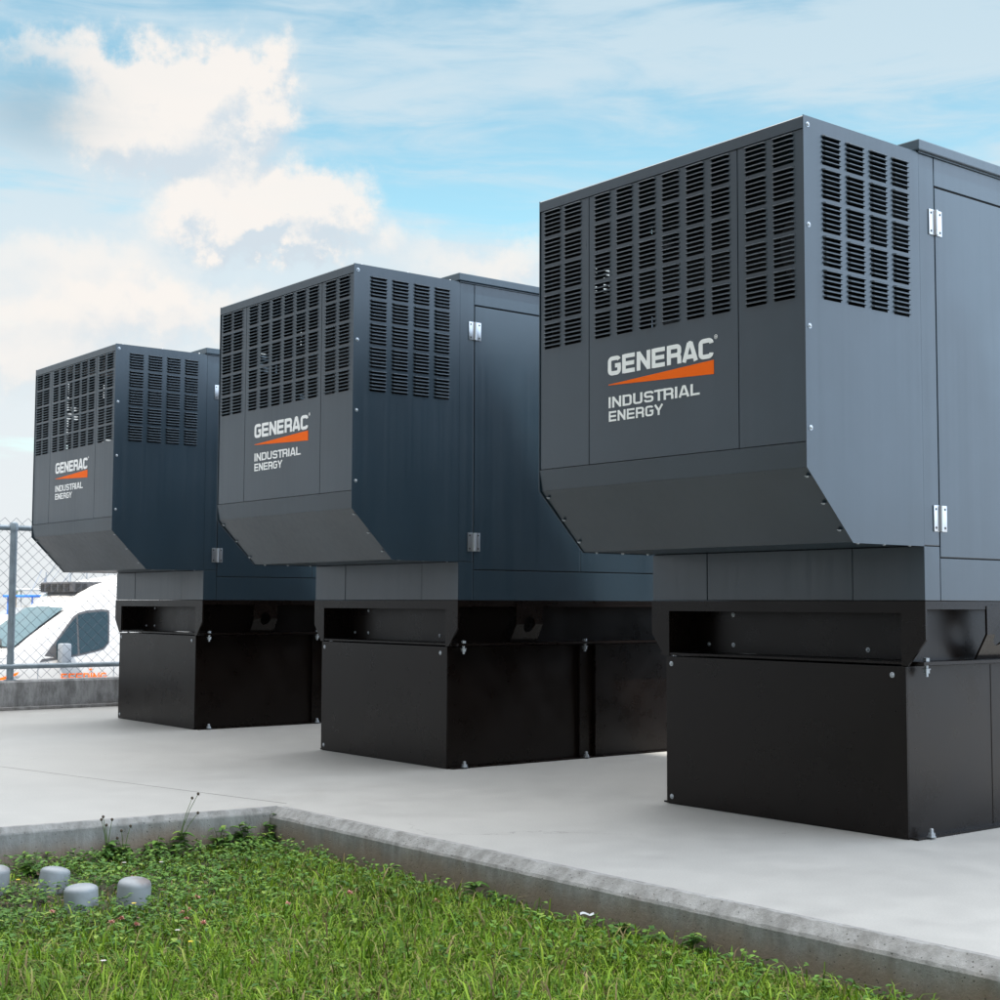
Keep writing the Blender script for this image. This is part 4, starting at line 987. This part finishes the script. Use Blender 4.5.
wl = [(36, 884, .10, 4, 'leafy', 'yellow green leafy weed left of the tilted pipe cap by the kerb'),
      (102, 864, .17, 4, 'tall', 'thin dark stemmed weed with seed heads leaning on the left kerb'),
      (118, 862, .13, 3, 'tall', 'short forked weed with seed heads against the left kerb'),
      (146, 858, .09, 3, 'leafy', 'low leafy weed at the middle of the left kerb'),
      (168, 855, .235, 3, 'tall', 'tallest thin weed with dark seed heads rising above the left kerb'),
      (206, 850, .10, 3, 'leafy', 'dark leafy weed on the right half of the left kerb'),
      (217, 849, .08, 3, 'leafy', 'small dark weed just right of the dark leafy one'),
      (232, 848, .11, 4, 'leafy', 'bushy dark green weed near the kerb corner'),
      (263, 845, .15, 5, 'leafy', 'yellow green upright weed in the kerb corner'),
      (292, 850, .07, 3, 'leafy', 'small weed at the foot of the inner kerb corner'),
      (420, 880, .055, 4, 'leafy', 'low broad leaved weed under the long kerb, left of its middle'),
      (522, 897, .07, 4, 'leafy', 'broad leaved weed against the middle of the long kerb'),
      (560, 902, .06, 4, 'leafy', 'clump of dark weed left of the white scrap'),
      (730, 935, .05, 4, 'leafy', 'weed with tiny white buds climbing the long kerb'),
      (765, 945, .075, 4, 'leafy', 'round leaved weed reaching over the long kerb near its right end'),
      (705, 926, .055, 3, 'leafy', 'low weed right of the white scrap below the long kerb')]
for i, a in enumerate(wl): weed(*a, 100+i)
# blossoms
PK = [(115, 925), (125, 921), (140, 927), (186, 915), (190, 921), (200, 899), (207, 925), (192, 911), (55, 915), (353, 893), (440, 901), (291, 905)]
PKL = ['pink blossom left of the stained pipe cap, leftmost of the main cluster', 'second pink blossom from the left, below the gap between the two front caps', 'pink blossom just below the stained pipe cap',
       'pink blossom right of the stained cap, left one of a close pair', 'pink blossom right of the stained cap, right one of a close pair', 'topmost pink blossom right of the stained pipe cap',
       'rightmost low pink blossom of the cluster beside the stained cap', 'pink blossom between the topmost one and the close pair', 'pink blossom in the leaves left of the rust spotted cap',
       'lone pink blossom below the left part of the long kerb', 'pink blossom farthest right in the lawn', 'lone pink blossom below the kerb corner']
for i, (px, py) in enumerate(PK):
    c = gpt(px, py+6, GZ+.018); b = empty('pink_blossom', c); tag(b, PKL[i], 'flower', 'faded pink blossoms in the lawn')
    rr = random.Random(i); m_ = MB()
    for k in range(16):
        a = k*2.4; e = .2+1.2*(k/16); d = Vector((math.cos(a)*math.cos(e), math.sin(a)*math.cos(e), math.sin(e))); leaf_quads(m_, Vector((0, 0, .012)), d, rr.uniform(.010, .016), .006)
    m_.build('petals', M['pink'], b); m_ = MB(); m_.tube([(0, 0, -.02), (.001, 0, .013)], .0010, 5); m_.build('stem', M['stem'], b)
YL = [(21, 888, 'yellow'), (194, 952, 'yellow'), (47, 868, 'whiteflower'), (137, 912, 'yellow'), (58, 853, 'whiteflower'), (127, 869, 'whiteflower'), (164, 868, 'whiteflower'), (187, 844, 'whiteflower'), (107, 973, 'whiteflower'), (181, 940, 'whiteflower'), (650, 925, 'whiteflower')]
YLL = ['tiny yellow flower left of the tilted pipe cap', 'tiny yellow flower in the grass below the cap cluster', 'tiny whitish flower above the tilted pipe cap by the kerb', 'tiny yellow flower at the foot of the stained pipe cap',
       'highest tiny whitish flower, against the left end of the kerb', 'tiny whitish flower behind the stained cap, left of two', 'tiny whitish flower behind the stained cap, right of two', 'tiny whitish flower before the right half of the left kerb',
       'lowest tiny whitish flower, near the bottom picture edge', 'tiny whitish flower just above the lower yellow flower', 'tiny whitish flower right of the white paper scrap']
for i, (px, py, mk) in enumerate(YL):
    c = gpt(px, py+12, GZ); yw = mk == 'yellow'
    b = empty('yellow_blossom' if yw else 'white_blossom', c)
    tag(b, YLL[i], 'flower', 'tiny yellow flowers' if yw else 'tiny white flowers')
    m_ = MB()
    for k in range(7):
        a = k*.9; leaf_quads(m_, Vector((0, 0, .05)), Vector((math.cos(a)*.9, math.sin(a)*.9, .4)).normalized(), .0085, .006)
    m_.build('petals', M[mk], b); m_ = MB(); m_.tube([(0, 0, 0), (.003, 0, .03), (0, 0, .05)], .0009, 5); m_.build('stem', M['stem'], b)
# paper scrap
c = gpt(596, 913, GZ+.052); c = c+nR*max(0, .075-(Vector((c.x, c.y, 0))-K).dot(nR)); m_ = MB()
vs = []; rr = random.Random(5)
for j in range(3):
    for i in range(7): vs.append((-.026+.052*i/6, -.006+.008*j, .006*math.sin(i*1.1)+.004*j+rr.uniform(-.0015, .0015)))
m_.add(vs, [(j*7+i, j*7+i+1, (j+1)*7+i+1, (j+1)*7+i) for j in range(2) for i in range(6)])
o = m_.build('paper_scrap', M['paper']); o.location = c; o.scale = (.75, .75, .5); tag(o, 'small crumpled white paper scrap in the grass below the long kerb', 'litter')
sm = o.modifiers.new('thick', 'SOLIDIFY'); sm.thickness = .0012
